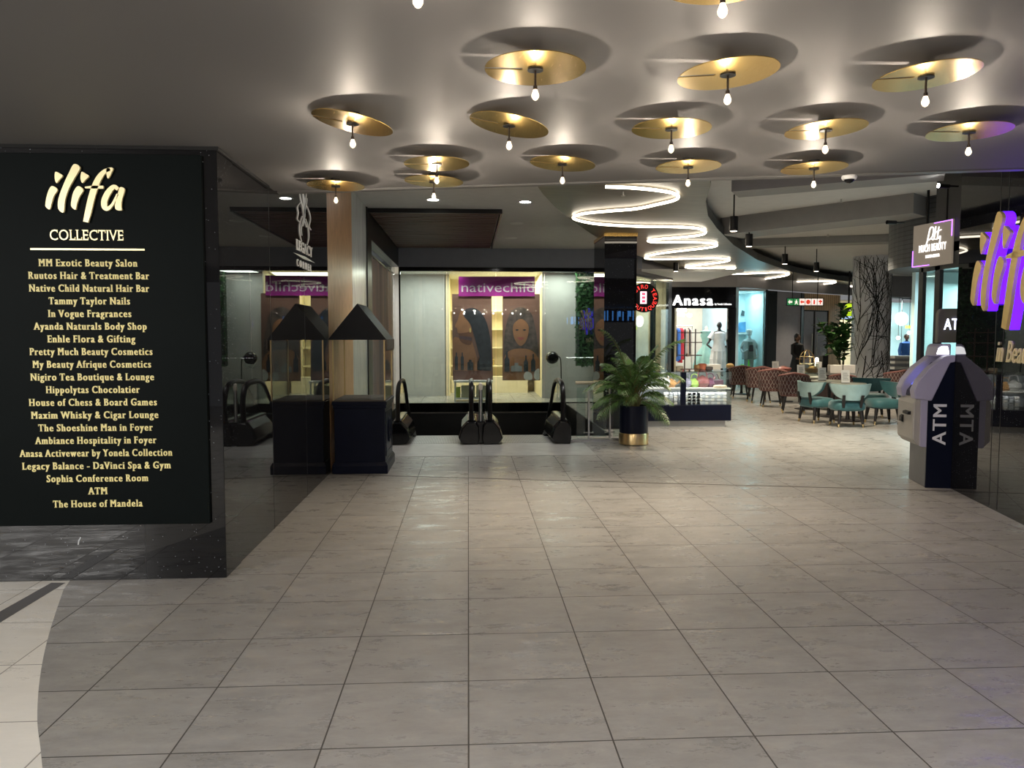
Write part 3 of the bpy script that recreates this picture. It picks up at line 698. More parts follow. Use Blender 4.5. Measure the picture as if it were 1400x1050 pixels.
# dome camera and sprinklers
t = thing('dome_camera', 'small white and black dome camera under the ceiling edge', 'camera', (3.02, 6.02, CZ))
MB().lathe([(.055, 0), (.06, -.012), (.052, -.03)], n=24).build('housing', WHITE, t, smooth=True); MB().ball((0, 0, -.028), .04, 16, sz=.8).build('dome', BLACKG, t, smooth=True)

# ================================================================== DIRECTORY SIGN ON THE LEFT
SY = 5.33
pr = (atY(276, 300, SY).x + atY(288, 700, SY).x) / 2; pz0, pz1 = atY(200, 717, SY).z, 2.885
t = thing('directory_sign', 'tall black directory board with gold shop names on the granite block', 'sign', (-2.6, SY, pz0))
bx((-4.6, SY, pz0), (pr, 5.356, pz1)).build('board', mat('matt_black_board', (.0045, .0066, .0066), .5, noise=.08, nscale=2, spec=.05), t, bevel=.003, world=True)
fs = lambda cx, cz: (lambda u, v, d: (cx + u, SY - d, cz + v))
def fl(u, v, d):
    p = atY(50 + u * 140 / 1050, 210 + v * 140 / 1050, SY); return (p.x, SY - d, p.z)
m = MB()
for q in LOGO: m.prism([(p.x, p.y) for p in q], fl, .006, .022)
m.build('wordmark', GOLDL, t, world=True)
c = atY(119, 328.5, SY); m = MB(); letter(m, 'COLLECTIVE', fs(c.x, c.z), .068, atY(170, 328, SY).x - atY(68, 328, SY).x, depth=.004, serif=True, track=.02); m.build('heading', GOLDL, t, world=True)
a, b = atY(42, 340.5, SY), atY(198, 341.5, SY); bx((a.x, SY - .006, b.z - .006), (b.x, SY, b.z + .006)).build('rule', GOLDL, t, world=True)
LINES = [('MM Exotic Beauty Salon', 53, 189), ('Ruutos Hair & Treatment Bar', 39, 205), ('Native Child Natural Hair Bar', 40, 205), ('Tammy Taylor Nails', 67, 179), ('In Vogue Fragrances', 66, 181),
         ('Ayanda Naturals Body Shop', 47, 202), ('Enhle Flora & Gifting', 65, 186), ('Pretty Much Beauty Cosmetics', 41, 210), ('My Beauty Afrique Cosmetics', 45, 208), ('Nigiro Tea Boutique & Lounge', 42, 212),
         ('Hippolytas Chocolatier', 63, 192), ('House of Chess & Board Games', 40, 216), ('Maxim Whisky & Cigar Lounge', 43, 218), ('The Shoeshine Man in Foyer', 53, 210), ('Ambiance Hospitality in Foyer', 49, 215),
         ('Anasa Activewear by Yonela Collection', 28, 237), ('Legacy Balance - DaVinci Spa & Gym', 31, 235), ('Sophia Conference Room', 64, 204), ('ATM', 121, 148), ('The House of Mandela', 73, 196)]
for i, (s, x0, x1) in enumerate(LINES):
    yb = 364.3 + i * 17.30; c = atY((x0 + x1) / 2, yb, SY); W = atY(x1, yb, SY).x - atY(x0, yb, SY).x
    m = MB(); letter(m, s, fs(c.x, c.z), .0475, W, depth=.003, fat=.042, serif=True); m.build('text_line', mat('gold_vinyl', (1.0, .86, .38), .5, .0, noise=.03), t, world=True)
m = MB(); m.prism([atY(x, y, 5.354).xz for x, y in ((106, 745), (107, 739), (110, 734), (111, 735), (108.5, 740), (107.8, 745))], lambda u, v, d: (u, 5.354 - d, v), 0, .0015); struct('trim_11', m, mat('white_scratch', (.6, .62, .64), .6, noise=.1), 'small white scratch on the granite below the board')
# ---- emblem and name on the granite side wall
t = thing('wall_emblem', 'white plumed emblem and lettering on the black granite side wall', 'sign', tuple(atX(415, 368, XL)))
def pw(u, v, d): p = atX(385 + u * 70 / 544, 245 + v * 70 / 544, XL); return (XL + d, p.y, p.z)
m = MB()
for q in ([(212, 88, 4), (222, 150, 18), (234, 250, 30), (236, 400, 24), (226, 470, 5)], [(186, 145, 5), (198, 215, 14), (224, 320, 14), (232, 420, 6)], [(258, 140, 5), (250, 220, 15), (238, 320, 12), (232, 420, 6)],
          [(266, 200, 3), (262, 250, 9), (244, 340, 9)], [(204, 240, 5), (166, 290, 9), (172, 360, 9), (164, 425, 9), (188, 455, 11)], [(262, 280, 6), (290, 350, 9), (303, 420, 9), (290, 500, 12), (308, 540, 16)],
          [(216, 390, 7), (190, 480, 10), (190, 580, 9), (210, 665, 5)], [(226, 430, 5), (206, 520, 7), (212, 600, 4)], [(252, 420, 6), (280, 520, 10), (286, 620, 9), (268, 702, 5)], [(236, 430, 5), (262, 510, 12)], [(240, 440, 5), (222, 500, 8)]):
    m.prism(ribbon([(a_, b_, c_ * .68) for a_, b_, c_ in q]), pw, .001, .008)
EMB = mat('white_emblem', (.85, .85, .85), .35, .1, noise=.03); m.build('emblem', EMB, t, world=True)
a, b = atX(405, 342.5, XL), atX(426.5, 351, XL); zz = (a.z + b.z) / 2; Wt = b.y - a.y
m = MB(); letter(m, 'LEGACY', lambda u, v, d: (XL + d, (a.y + b.y) / 2 + u, zz + v), .105, Wt, depth=.006, fat=.006, serif=True); m.build('lettering', EMB, t, world=True)
m = MB(); m.prism([(125, 780), (245, 822), (350, 890), (232, 848)], pw, .001, .006); m.build('rule', EMB, t, world=True)
a, b = atX(405.5, 364.5, XL), atX(426.5, 371, XL); zz2 = (a.z + b.z) / 2
m = MB(); letter(m, 'CORNER', lambda u, v, d: (XL + d, (a.y + b.y) / 2 + u, zz2 + v), .07, b.y - a.y, depth=.006, fat=.004, track=.5, serif=False); m.build('lettering', EMB, t, world=True)

# ================================================================== DISPLAY KIOSK WITH GABLED ROOF
KX0, KX1, KY0, KY1 = -1.655, -.985, 9.36, 10.30
t = thing('display_kiosk', 'navy display kiosk with glass showcase and black gabled roof against the granite wall', 'display case', ((KX0 + KX1) / 2, (KY0 + KY1) / 2, 0))
ROOF = mat('kiosk_roof_black', (.006, .007, .010), .4, noise=.1, spec=.25)
m = MB(); m.box((KX0, KY0, 0), (KX1, KY1, .10)); m.hexa([(KX0, KY0, .10), (KX1, KY0, .10), (KX1, KY1, .10), (KX0, KY1, .10)], [(KX0 + .02, KY0 + .02, .14), (KX1 - .02, KY0 + .02, .14), (KX1 - .02, KY1 - .02, .14), (KX0 + .02, KY1 - .02, .14)]); m.build('plinth', NAVY, t, bevel=.004, world=True)
bx((KX0 + .03, KY0 + .03, .13), (KX1 - .03, KY1 - .03, .80)).build('cabinet', NAVY, t, bevel=.004, world=True)
m = MB(); m.box((KX1 - .032, KY0 + .10, .20), (KX1 - .022, KY1 - .10, .24)); m.box((KX1 - .032, KY0 + .10, .72), (KX1 - .022, KY1 - .10, .75)); m.box((KX1 - .032, KY0 + .10, .2), (KX1 - .022, KY0 + .13, .75)); m.box((KX1 - .032, KY1 - .13, .2), (KX1 - .022, KY1 - .1, .75)); m.build('side_panel_molding', NAVY, t, bevel=.003, world=True)
yc = (KY0 + KY1) / 2; m = MB(); m.tube([(KX1 - .022, yc + .10 * math.cos(a), .49 + .15 * math.sin(a)) for a in [2 * PI * k / 24 for k in range(24)]], .012, 6, True); m.prism(ribbon([(-.06, -.08, .015), (0, .0, .03), (.05, .10, .012)]), lambda u, v, d: (KX1 - .03 + d, yc + u, .49 + v), 0, .014); m.build('carved_medallion', NAVY, t, world=True)
m = MB(); m.box((KX0 + .015, KY0 + .015, .80), (KX1 - .015, KY1 - .015, .84)); m.box((KX0 + .005, KY0 + .005, .84), (KX1 - .005, KY1 - .005, .885)); m.build('top_molding', NAVY, t, bevel=.006, world=True)
bx((KX0 + .02, KY0 + .02, .885), (KX1 - .02, KY1 - .02, .897)).build('display_base', mat('dark_velvet', (.10, .08, .06), .8, noise=.1), t, world=True)
GX0, GX1, GY0, GY1 = KX0 + .025, KX1 - .03, KY0 + .03, KY1 - .05
for x, y in ((GX0, GY0), (GX1, GY0), (GX0, GY1), (GX1, GY1)): bx((x - .008, y - .008, .89), (x + .008, y + .008, 1.63)).build('corner_post', BRASS, t, world=True)
m = MB(); m.box((GX0, GY0 - .003, .90), (GX1, GY0 + .003, 1.62)); m.build('front_glass', GLASS, t, world=True)
m = MB(); m.box((GX1 - .003, GY0 + .01, .90), (GX1 + .003, GY1 - .01, 1.62)); m.build('side_glass', GLASS, t, world=True)
m = MB(); rx0, rx1, rp_ = KX0 - .028, KX1 + .005, (KX0 + KX1) / 2 - .005
m.prism([(rx0, 1.63), (rx1, 1.63), (rp_, 2.065)], lambda u, v, d: (u, d, v), KY0 - .02, KY1 - .05); m.build('roof', ROOF, t, world=True)
m = MB(); m.box((rx1 - .01, KY0 - .02, 1.52), (rx1 + .005, KY1 - .05, 1.635))
for k in range(14):
    y = KY0 + (KY1 - KY0 - .07) * k / 14; m.hexa([(rx1 - .01, y, 1.52), (rx1 + .005, y, 1.52), (rx1 + .005, y + .05, 1.52), (rx1 - .01, y + .05, 1.52)], [(rx1 - .01, y + .02, 1.495), (rx1 + .005, y + .02, 1.495), (rx1 + .005, y + .03, 1.495), (rx1 - .01, y + .03, 1.495)])
m.build('scalloped_valance', mat('valance_brown', (.10, .075, .065), .5, noise=.2), t, world=True)

# ================================================================== ESCALATORS
PLATE = stripes('landing_steel', (.40, .40, .39), (.33, .33, .32), 1, 10, .38, .85, bump=.05)
COMB = stripes('ribbed_comb_steel', (.42, .42, .41), (.10, .10, .10), 0, 38, .35, .6)
def escalator(xl, xr, label, pl0, pl1):
    t = thing('escalator', label, 'escalator', ((xl + xr) / 2, 11.9, 0), 0, 'escalators going down before the shop window')
    path = catmull([(0, 12.7, .20), (0, 12.15, .17), (0, 11.93, .27), (0, 11.86, .50), (0, 11.88, .74), (0, 12.02, .895), (0, 12.3, .945), (0, 12.75, .94), (0, 13.1, .85), (0, 13.6, .50), (0, 14.6, -.12), (0, 17.5, -1.95)], 5)
    for x, sgn in ((xl, 1), (xr, -1)):
        MB().tube([(x, p.y, p.z) for p in path], .030, 10, flat=1.5).build('handrail', RUBBER, t, smooth=True, world=True)
        g = [(p.y, p.z) for p in path if p.y < 14.6 and p.z > -.1 and not (p.z < .25)]
        g = [(12.9, .30)] + g[0:] + [(14.4, -.1), (13.5, .0)] if False else [(12.0, .36)] + [(y + (.03 if y < 12.2 else 0), z - .04) for y, z in g if z > .36] + [(13.9, .22), (13.0, .34)]
        MB().prism(g, lambda u, v, d: (x + d, u, v), -.006, .006).build('glass_panel', GLASSG, t, world=True)
        # newel skirt: sloped inner cheek, chunky nose
        q = [(-.14, .02), (.11, .0), (.13, .10), (.12, .30), (.07, .375), (-.06, .375), (-.155, .27), (-.205, .10)]
        q = [(x - u * sgn if False else x + (-u) * sgn, v) for u, v in q]
        m = MB(); n = len(q); secs = [(11.78, .92, .04), (11.86, 1, 0), (12.9, 1, 0), (14.2, 1, -.75)]
        cx_ = sum(a for a, _ in q) / n
        rings = [[m.bm.verts.new((cx_ + (a - cx_) * s, y, (v * s if y < 12 else v) + dz * (0 if y < 12 else 1))) for a, v in q] for y, s, dz in secs]
        for A, B in zip(rings, rings[1:]):
            for k in range(n): m.bm.faces.new((A[k], A[(k + 1) % n], B[(k + 1) % n], B[k]))
        m.bm.faces.new(rings[0]); m.bm.faces.new(rings[-1][::-1])
        m.build('newel_skirt', BLACKG, t, bevel=.012, world=True)
        bx((x - .05, 11.92, .372), (x + .05, 13.0, .40)).build('deck_trim', STEEL, t, bevel=.004, world=True)
    bx((pl0, 10.66, -.02), (pl1, 11.95, .004)).build('landing_plate', PLATE, t, world=True)
    bx((xl + .16, 11.95, -.02), (xr - .16, 12.75, .006)).build('comb_plate', COMB, t, world=True)
    m = MB()
    for k in range(7): m.box((xl + .18, 12.76 + k * .4, -.35 - k * .22), (xr - .18, 13.17 + k * .4, -.03 - k * .22))
    m.build('steps', COMB, t, world=True)
    return t
escalator(-1.085, .045, 'left escalator with black handrails, beside the navy kiosk', -1.685, .185)
escalator(.335, 1.475, 'right escalator with black handrails, beside the steel glass railing', .195, 1.80)
t = thing('divider_post', 'grey steel post between the two escalators', 'post', (.19, 11.95, .006))
m = MB(); m.cyl((.19, 11.95, .01), (.19, 11.95, .84), .030, n=14); m.build('tube', STEEL, t, smooth=True, world=True); bx((.10, 11.84, .005), (.28, 13.0, .36)).build('base_block', BLACKG, t, bevel=.02, world=True); MB().lathe([(.034, .84), (.036, .90), (.025, .94), (.01, .95)], (.19, 11.95, 0), 14).build('cap', mat('lamp_cap_white', (.75, .72, .62), .3, noise=.03), t, smooth=True, world=True)

# ================================================================== RAILING
t = thing('railing', 'steel and glass railing between the escalator and the potted palm', 'railing', (2.2, 12.1, 0))
rpts = [(1.70, 12.12, .935), (2.66, 12.12, .935)]
MB().cyl(rpts[0], rpts[1], .028, n=14).build('handrail', mat('champagne_steel', (.72, .66, .52), .3, 1.0, noise=.05), t, smooth=True, world=True)
for x in (1.915, 2.255, 2.60):
    m = MB(); m.box((x - .012, 12.09, 0.0), (x + .012, 12.15, .86)); m.cyl((x, 12.12, .86), (x, 12.12, .92), .008, n=8); m.build('post', STEEL, t, world=True)
    m = MB()
    for z in (.14, .80): m.cyl((x - .07, 12.11, z), (x + .07, 12.11, z), .009, n=8); m.ball((x - .07, 12.11, z), .016, 8); m.ball((x + .07, 12.11, z), .016, 8)
    m.build('glass_clamp', CHROME, t, smooth=True, world=True)
for a, b in ((1.72, 1.86), (1.97, 2.20), (2.31, 2.55)): bx((a, 12.105, .07), (b, 12.115, .86)).build('glass_panel', GLASSG, t, world=True)
bx((1.62, 12.07, 0), (2.7, 12.17, .035)).build('base_rail', STEEL, t, world=True)

# ================================================================== POTTED PALM
rp = random.Random(3)
t = thing('potted_palm', 'bushy potted palm in a round navy pot with gold band', 'plant', (2.565, 11.76, 0))
MB().lathe([(.215, .17), (.22, .20), (.222, .60), (.205, .605), (.20, .56)], n=40).build('pot', NAVY, t, smooth=True)
MB().lathe([(.20, 0), (.226, .01), (.228, .165), (.222, .18)], n=40).build('gold_band', BRASS, t, smooth=True)
MB().lathe([(.001, .55), (.20, .55)], n=24, cap=False).build('soil', mat('dark_soil', (.03, .02, .014), .9, noise=.3), t)
stems = MB(); fol = MB()
def frond(base, az, L, lift, droop, wide=.24, leafn=24):
    d = Vector((math.cos(az), math.sin(az), 0)); P = []
    for k in range(17):
        s = k / 16; P.append(base + d * (L * (.12 * s + .88 * s ** 1.5)) + Vector((0, 0, lift * (s * 1.35 - .35 * s * s) - droop * s ** 2.6)))
    stems.tube(P, .006, 5, rr=[.010 * (1 - .8 * k / 16) for k in range(17)])
    side = d.cross(Vector((0, 0, 1)))
    for k in range(leafn):
        s = .30 + .70 * k / (leafn - 1); i = min(15, int(s * 16)); fr = s * 16 - i; p = P[i].lerp(P[i + 1], fr); tan = (P[i + 1] - P[i]).normalized()
        ll = wide * (math.sin(PI * (.12 + .84 * (k / (leafn - 1)))) ** .7)
        for sg in (-1, 1):
            dr = (side * sg * .85 + tan * .75 + Vector((0, 0, -.12 + .2 * rp.random()))).normalized()
            mid = p + dr * ll * .5 + Vector((0, 0, .012)); tip = p + dr * ll + Vector((0, 0, -ll * .32)); wv = tan * .012
            fol.poly([p - wv * .6, mid - wv, mid + wv, p + wv * .6]); fol.poly([mid - wv, tip, mid + wv])
for k in range(34):
    az = 2.4 * k + rp.uniform(-.3, .3); b = Vector((rp.uniform(-.09, .09), rp.uniform(-.09, .09), .56))
    lv = k / 34
    frond(b, az, .30 + .42 * lv + rp.uniform(-.05, .08), 1.05 - .75 * lv + rp.uniform(-.08, .1), .12 + .34 * lv + rp.uniform(0, .1), rp.uniform(.19, .27))
frond(Vector((.02, 0, .56)), -.1, .72, 1.30, .25, .26); frond(Vector((-.02, 0, .56)), 3.3, .50, 1.42, .22, .22, 16); frond(Vector((-.05, .0, .56)), 3.0, .72, .80, .55); frond(Vector((.05, -.05, .56)), -.5, .70, .95, .5)
fol.build('fronds', mat('palm_leaf_green', (.08, .16, .04), .42, noise=.55, nscale=9), t, norm=False)
stems.build('stems', mat('palm_stem', (.16, .14, .05), .5, noise=.3), t, smooth=True)

# ================================================================== LIGHT RIBBON ON THE CEILING
sn = [(160, 18), (270, 22), (380, 32), (460, 45), (492, 62), (470, 80), (400, 97), (300, 118), (180, 128), (60, 140), (12, 157), (40, 172), (130, 188), (300, 198), (450, 200), (560, 205), (605, 215), (615, 228), (580, 240), (480, 250), (380, 258), (353, 265), (390, 271), (520, 270), (640, 274), (668, 285), (630, 295), (520, 308), (420, 320), (356, 332), (342, 339), (345, 345), (400, 348), (520, 346), (650, 343), (712, 346), (724, 353), (690, 362), (600, 372), (532, 381), (528, 386), (570, 389), (680, 386), (742, 386), (744, 391), (680, 401), (612, 411), (640, 417), (800, 414), (940, 409), (995, 413), (975, 424), (900, 436), (846, 446), (880, 451), (1000, 451), (1150, 448), (1208, 451), (1185, 459), (1110, 463), (1076, 467), (1110, 471), (1200, 468), (1300, 473)]
P = catmull([atZ(780 + x * .3, 250 + y * .3, ZC - .035) for x, y in sn], 4)
t = thing('ribbon_light', 'glowing white light strip snaking across the bronze ceiling', 'light', tuple(P[0]))
m = MB(); m.tube(P, .019, 8, flat=1.0); m.build('strip', emis('ribbon_glow', (1, .88, .70), 7, (1, .95, .88)), t, smooth=True, world=True)
# recessed downlights, flat grilles, black cylinder spots
LED = emis('downlight_glow', (1, .98, .94), 70)
for i, (x, y, lab) in enumerate(((592, 273, 'round recessed downlight at the edge of the timber slat panel'), (718, 276, 'round recessed downlight beside the bronze ceiling'))):
    p = atZ(x, y, ZU); t = thing('downlight', lab, 'light', (p.x, p.y, ZU), 0, 'recessed downlights over the escalators')
    MB().lathe([(.085, -.004), (.115, -.006), (.12, 0)], n=28, cap=False).build('rim', WHITE, t, smooth=True); MB().lathe([(.001, -.003), (.086, -.003)], n=28, cap=False).build('lens', LED, t)
for x, y, lab in ((706, 305, 'unlit white round ceiling speaker, the nearer one beside the slat panel'), (699, 325, 'unlit white round ceiling speaker, the farther one near the bulkhead')):
    p = atZ(x, y, ZU); t = thing('ceiling_speaker', lab, 'speaker', (p.x, p.y, ZU)); MB().lathe([(.001, -.014), (.12, -.014), (.14, -.008), (.145, 0)], n=28).build('grille', WHITE, t, smooth=True)
for i, (px, py, s, lab) in enumerate(((1003, 316, 1, 'black cylinder spotlight nearest under the grey ceiling'), (1024, 337, 1, 'black cylinder spotlight, second from the front along the dark curve'), (1073, 361, 1, 'black cylinder spotlight, third along the dark curve'), (1116, 371, 1, 'black cylinder spotlight, farthest along the dark curve'),
                                    (924, 371, 1, 'small black spotlight by the tea boutique corner'), (877, 376, 1, 'small black spotlight over the tea boutique sign'), (1124, 397, .8, 'small black spotlight near the evacuation sign'))):
    z = ZU - .55 if i < 4 else ZC - .22
    p = atZ(px, py, z); t = thing('cylinder_spotlight', lab, 'light', (p.x, p.y, z), 0, 'black cylinder spotlights')
    MB().cyl((0, 0, 0), (0, 0, .22 * s), .065 * s, n=20).build('body', BLACK, t, smooth=True); MB().cyl((0, 0, .2 * s), (0, 0, (ZU if i < 4 else ZC) - z), .012, n=8).build('rod', BLACK, t)
    MB().cyl((0, 0, -.004), (0, 0, .002), .05 * s, n=20).build('lens', emis('warm_lens', (1, .86, .65), 8), t)
for px, py, lab in ((1294, 254, 'black wall spotlight with lit lens near the ceiling, closest to the purple sign'), (1222, 304, 'black wall spotlight on the curved bulkhead')):
    p = atY(px, py, 9.2 if px > 1250 else 10.6); t = thing('wall_spotlight', lab, 'light', tuple(p))
    MB().cyl((-.10, 0, .0), (.04, .02, 0), .028, n=14).build('body', BLACK, t, smooth=True); MB().cyl((.03, .01, 0), (.16, .02, 0), .012, n=8).build('arm', BLACK, t); MB().cyl((-.106, 0, 0), (-.10, 0, 0), .024, n=14).build('lens', LED if px > 1250 else BLACKG, t)
for px, py, lab in ((852, 262, 'small sprinkler under the bronze ceiling by the pillar'), (1150, 272, 'small sprinkler on the grey ceiling at right'), (1132, 320, 'small sprinkler between the beams at right')):
    z = ZC if px < 900 else ZU; p = atZ(px, py, z); t = thing('sprinkler', lab, 'sprinkler', (p.x, p.y, z))
    MB().cyl((0, 0, -.05), (0, 0, 0), .01, n=8).cyl((0, 0, -.054), (0, 0, -.05), .03, n=12).build('head', STEEL, t)

# ================================================================== BIG WORDMARK ON THE RIGHT WALL
PURP = emis('purple_glow', (.075, .002, 1.0), 2.7, (.2, .05, .9))
u0, z0 = along(1330, 420, .16); t = thing('wall_wordmark', 'large gold script letters with glowing purple sides on the black granite wall', 'sign', tuple(wall(u0, .06, z0)))
SG = None
uA, zA = along(1327.5, 414, .16)                     # left tip of the first letter
uB, zB_ = along(1375, 455, .16)                      # foot of the long letter
sc = (uA - uB) / (540 - 110); zsc = 1.66 / (731 - 115)
zt_ = along(1365, 290, .16)[1]
def big(u, v, d): return wall(uA - (u - 110) * sc, .05 + d, zt_ - (v - 115) * zsc)
zsc = (zt_ - along(1375, 456, .16)[1]) / (730 - 115)
for q in LOGO:
    m = MB(); o_ = [(p.x, p.y) for p in q]; m.prism(o_, big, .0, .085, 1); m.build('letter_body', [GOLD, PURP], t, world=True)
    m = MB(); m.prism(o_, big, .086, .115); m.build('letter_face', mat('satin_gold_face', (.92, .66, .26), .38, .55, noise=.04), t, world=True)
t = thing('wall_tagline', 'thin gold script words under the purple lit letters', 'sign', tuple(wall(-.6, 0, 1.7)))
uA, zA = along(1361, 494, .006); uB, zB2 = along(1399, 496, .006)
m = MB(); letter(m, 'in Beauty', lambda u, v, d: wall(uA - u - .22 * v, .002 + d, zA + v), .20, (uA - uB) * 1.42, 'l', depth=.010, fat=.012); m.build('lettering', GOLDL, t, world=True)

# ================================================================== CASH MACHINE
LAV = mat('lavender_grey_plastic', (.38, .36, .48), .4, noise=.03); BEIG = mat('warm_grey_plastic', (.36, .34, .31), .4, noise=.03); ATMN = mat('atm_navy', (.003, .005, .016), .3, noise=.05, spec=.25)
t = thing('cash_machine', 'lavender and navy cash machine standing at the end of the granite wall', 'cash machine', tuple(WO), WANG)
A = lambda v, z, u: (-v, u, z)
m = MB(); m.hexa([A(.01, 0, .02), A(.255, 0, .02), A(.255, 0, .56), A(.01, 0, .56)], [A(.01, .5, .02), A(.255, .5, .02), A(.255, .5, .56), A(.01, .5, .56)]); m.build('plinth', mat('atm_plinth_grey', (.12, .12, .13), .4, noise=.05), t, bevel=.004)
m = MB(); m.prism([(.0, 0), (.262, 0), (.262, 1.0), (.04, 1.40), (0, 1.40)], A, .0, .025); m.build('side_panel', ATMN, t, bevel=.003)
m = MB(); m.prism([(.01, .45), (.30, .45), (.30, 1.0), (.01, 1.0)], A, .03, .58); m.build('body', LAV, t, bevel=.006)
m = MB(); m.prism([(.30, .47), (.335, .46), (.40, .53), (.40, .93), (.36, 1.0), (.30, 1.0)], A, .035, .56); m.build('front_cover', BEIG, t, bevel=.015)
m = MB(); m.prism([(.20, .45), (.30, .45), (.325, .46), (.33, .99), (.2, 1.01)], A, .006, .05); m.build('edge_cover', LAV, t, bevel=.01)
wing = [(.225, .965), (.40, .985), (.415, 1.08), (.375, 1.18), (.27, 1.32), (.10, 1.46), (.0, 1.47), (.0, 1.395), (.05, 1.385)]
m = MB(); m.prism(wing, A, -.012, .13); m.build('hood_wing', LAV, t, bevel=.012)
m = MB(); m.prism(wing, A, .42, .60); m.build('hood_wing', LAV, t, bevel=.012)
m = MB(); m.prism([(.20, .98), (.36, 1.0), (.35, 1.06), (.10, 1.38), (.01, 1.38), (.01, 1.0)], A, .12, .43); m.build('console', mat('console_dark', (.03, .03, .04), .25, noise=.05), t, bevel=.006)
m = MB(); m.prism([(.305, 1.12), (.315, 1.125), (.16, 1.32), (.15, 1.315)], A, .16, .40); m.build('screen', emis('atm_screen', (.12, .14, .7), 1.6, (.02, .02, .1)), t)
m = MB(); m.prism([(.40, .80), (.435, .80), (.435, .83), (.40, .84)], A, .10, .28); m.prism([(.40, .69), (.425, .70), (.425, .76), (.40, .78)], A, .34, .42); m.build('card_slot', BLACK, t, bevel=.004)
m = MB(); m.prism([(.0, 1.45), (.16, 1.45), (.14, 1.56), (.11, 1.59), (.0, 1.59)], A, .12, .46); m.build('lamp_housing', LAV, t, bevel=.015)
m = MB(); m.prism([(.02, 1.478), (.15, 1.478), (.13, 1.545), (.10, 1.562), (.04, 1.562)], A, .108, .128); m.build('lamp', emis('atm_lamp', (1, 1, 1), 3.5), t, bevel=.006)
m = MB(); letter(m, 'ATM', lambda u, v, d: A(.07 + v, .48 + u, -.001 - d), .135, .47, 'l', depth=.002, fat=.02); m.build('lettering', mat('matt_white_vinyl', (.75, .75, .78), .5, noise=.02), t)
m = MB(); q = [(.03, 1.60), (.03, 1.93), (.015, 1.97), (-.015, 1.99), (-.3, 1.99), (-.3, 1.60)]; m.prism(q, A, .46, .54); m.build('topper', mat('topper_taupe', (.12, .11, .095), .4, noise=.05), t, bevel=.006)
m = MB(); letter(m, 'ATM', lambda u, v, d: A(-.035 - u, 1.75 + v, .458 - d), .125, .25, 'l', depth=.004, fat=.012); m.build('lit_lettering', emis('blue_white_glow', (.75, .80, 1), 3), t)
m = MB(); m.box((-.0, -.0, 0), (.3, .75, 1.45)); 
t2 = m.build('wall_right_low', GRAN); t2.location = WO; t2.rotation_euler = (0, 0, WANG); tag(t2, 'low black granite wall end behind the cash machine', 'wall', kind='structure')

# ================================================================== BEAUTY SHOP SIGN
TL, TR, BR, BL = atY(1249, 314, 10.2), atY(1303, 294, 9.5), atY(1301.5, 355, 9.5), atY(1248.5, 371, 10.2)
ux = (TR - TL); ux.z = 0; SW = ux.length; ux.normalize(); nx = Vector((ux.y, -ux.x, 0)); nx = nx if nx.dot(-TL) > 0 else -nx
zt2, zb2 = (TL.z + TR.z) / 2, (BL.z + BR.z) / 2; SH = zt2 - zb2
O = Vector((TL.x, TL.y, zb2)); fb = lambda u, v, d: O + ux * u + Vector((0, 0, v)) + nx * d
t = thing('hanging_shop_sign', 'taupe hanging sign box with white lettering and purple corner lines by the black wall', 'sign', tuple(O))
m = MB(); m.prism([(0, 0), (SW, 0), (SW, SH), (0, SH)], fb, -.10, 0); m.build('box', [emis('taupe_lightbox', (.20, .165, .125), .7, (.2, .17, .14)), BLACK], t, bevel=.004, world=True)
m = MB(); letter(m, 'MUCH BEAUTY', lambda u, v, d: fb(SW * .52 + u, SH * .34 + v, .002 + d), .095, SW * .70, depth=.008, fat=.0, track=.06); m.build('lettering', WHITEL, t, world=True)
m = MB(); letter(m, 'SOUTH AFRICA', lambda u, v, d: fb(SW * .53 + u, SH * .19 + v, .002 + d), .04, SW * .36, depth=.006, fat=.0); m.build('small_lettering', WHITEL, t, world=True)
m = MB()
for q in ([(.34, .42, .02), (.40, .62, .03), (.46, .88, .03), (.54, .86, .03), (.52, .68, .03), (.42, .60, .02)], [(.50, .62, .02), (.55, .60, .025), (.58, .72, .03), (.60, .90, .02)], [(.56, .62, .02), (.64, .60, .025), (.66, .76, .03), (.68, .88, .02)], [(.54, .74, .02), (.74, .80, .025)], [(.68, .60, .02), (.72, .66, .02), (.70, .50, .03), (.62, .42, .015)]):
    m.prism(ribbon([(a * SW, b * SH, c * .42) for a, b, c in q]), fb, .002, .014)
m.build('script_lettering', WHITEL, t, world=True)
m = MB()
for a, b, c, d in ((.55, .97, 1, .985), (.985, .62, 1.0, .985), (0, .015, .45, .03), (0, .015, .012, .4)): m.prism([(a * SW, b * SH), (c * SW, b * SH), (c * SW, d * SH), (a * SW, d * SH)], fb, .001, .008)
m.build('corner_lines', emis('violet_line', (.45, .15, 1), 3), t, world=True)
m = MB()
for k in (.28, .78): m.cyl(fb(SW * k, SH, -.05), fb(SW * k, SH + .45, -.05), .018, n=8)
m.build('hanger', BLACK, t, world=True)

# ================================================================== NATIVE HAIR SHOP: POSTERS, BANNER, DISPLAY
def quad_on(m, pts, Y, th=.004): m.prism([atY(x, y, Y).xz for x, y in pts], lambda u, v, d: (u, Y - d, v), 0, th)
YQ = 19.85
SKIN = mat('poster_brown_skin', (.36, .16, .075), .5, noise=.15, nscale=3); HAIRD = mat('poster_dark_hair', (.02, .022, .03), .5, noise=.4, nscale=8); PBG = mat('poster_dusty_mauve', (.20, .10, .075), .5, noise=.06)
def prt(name, pts, mt, layer, par, smooth=True):
    q = catmull([(x, y) for x, y in pts], 4, True) if smooth else [Vector(p) for p in pts]
    lo, hi = (619, 672.5) if pts[0][0] < 680 else (688, 737.5)
    if layer: q = [Vector((min(hi, max(lo, p[0])), min(519.5, p[1]))) for p in q]
    m = MB(); quad_on(m, [(p[0], p[1]) for p in q], YQ - .004 * layer, .003); return m.build(name, mt, par, world=True)
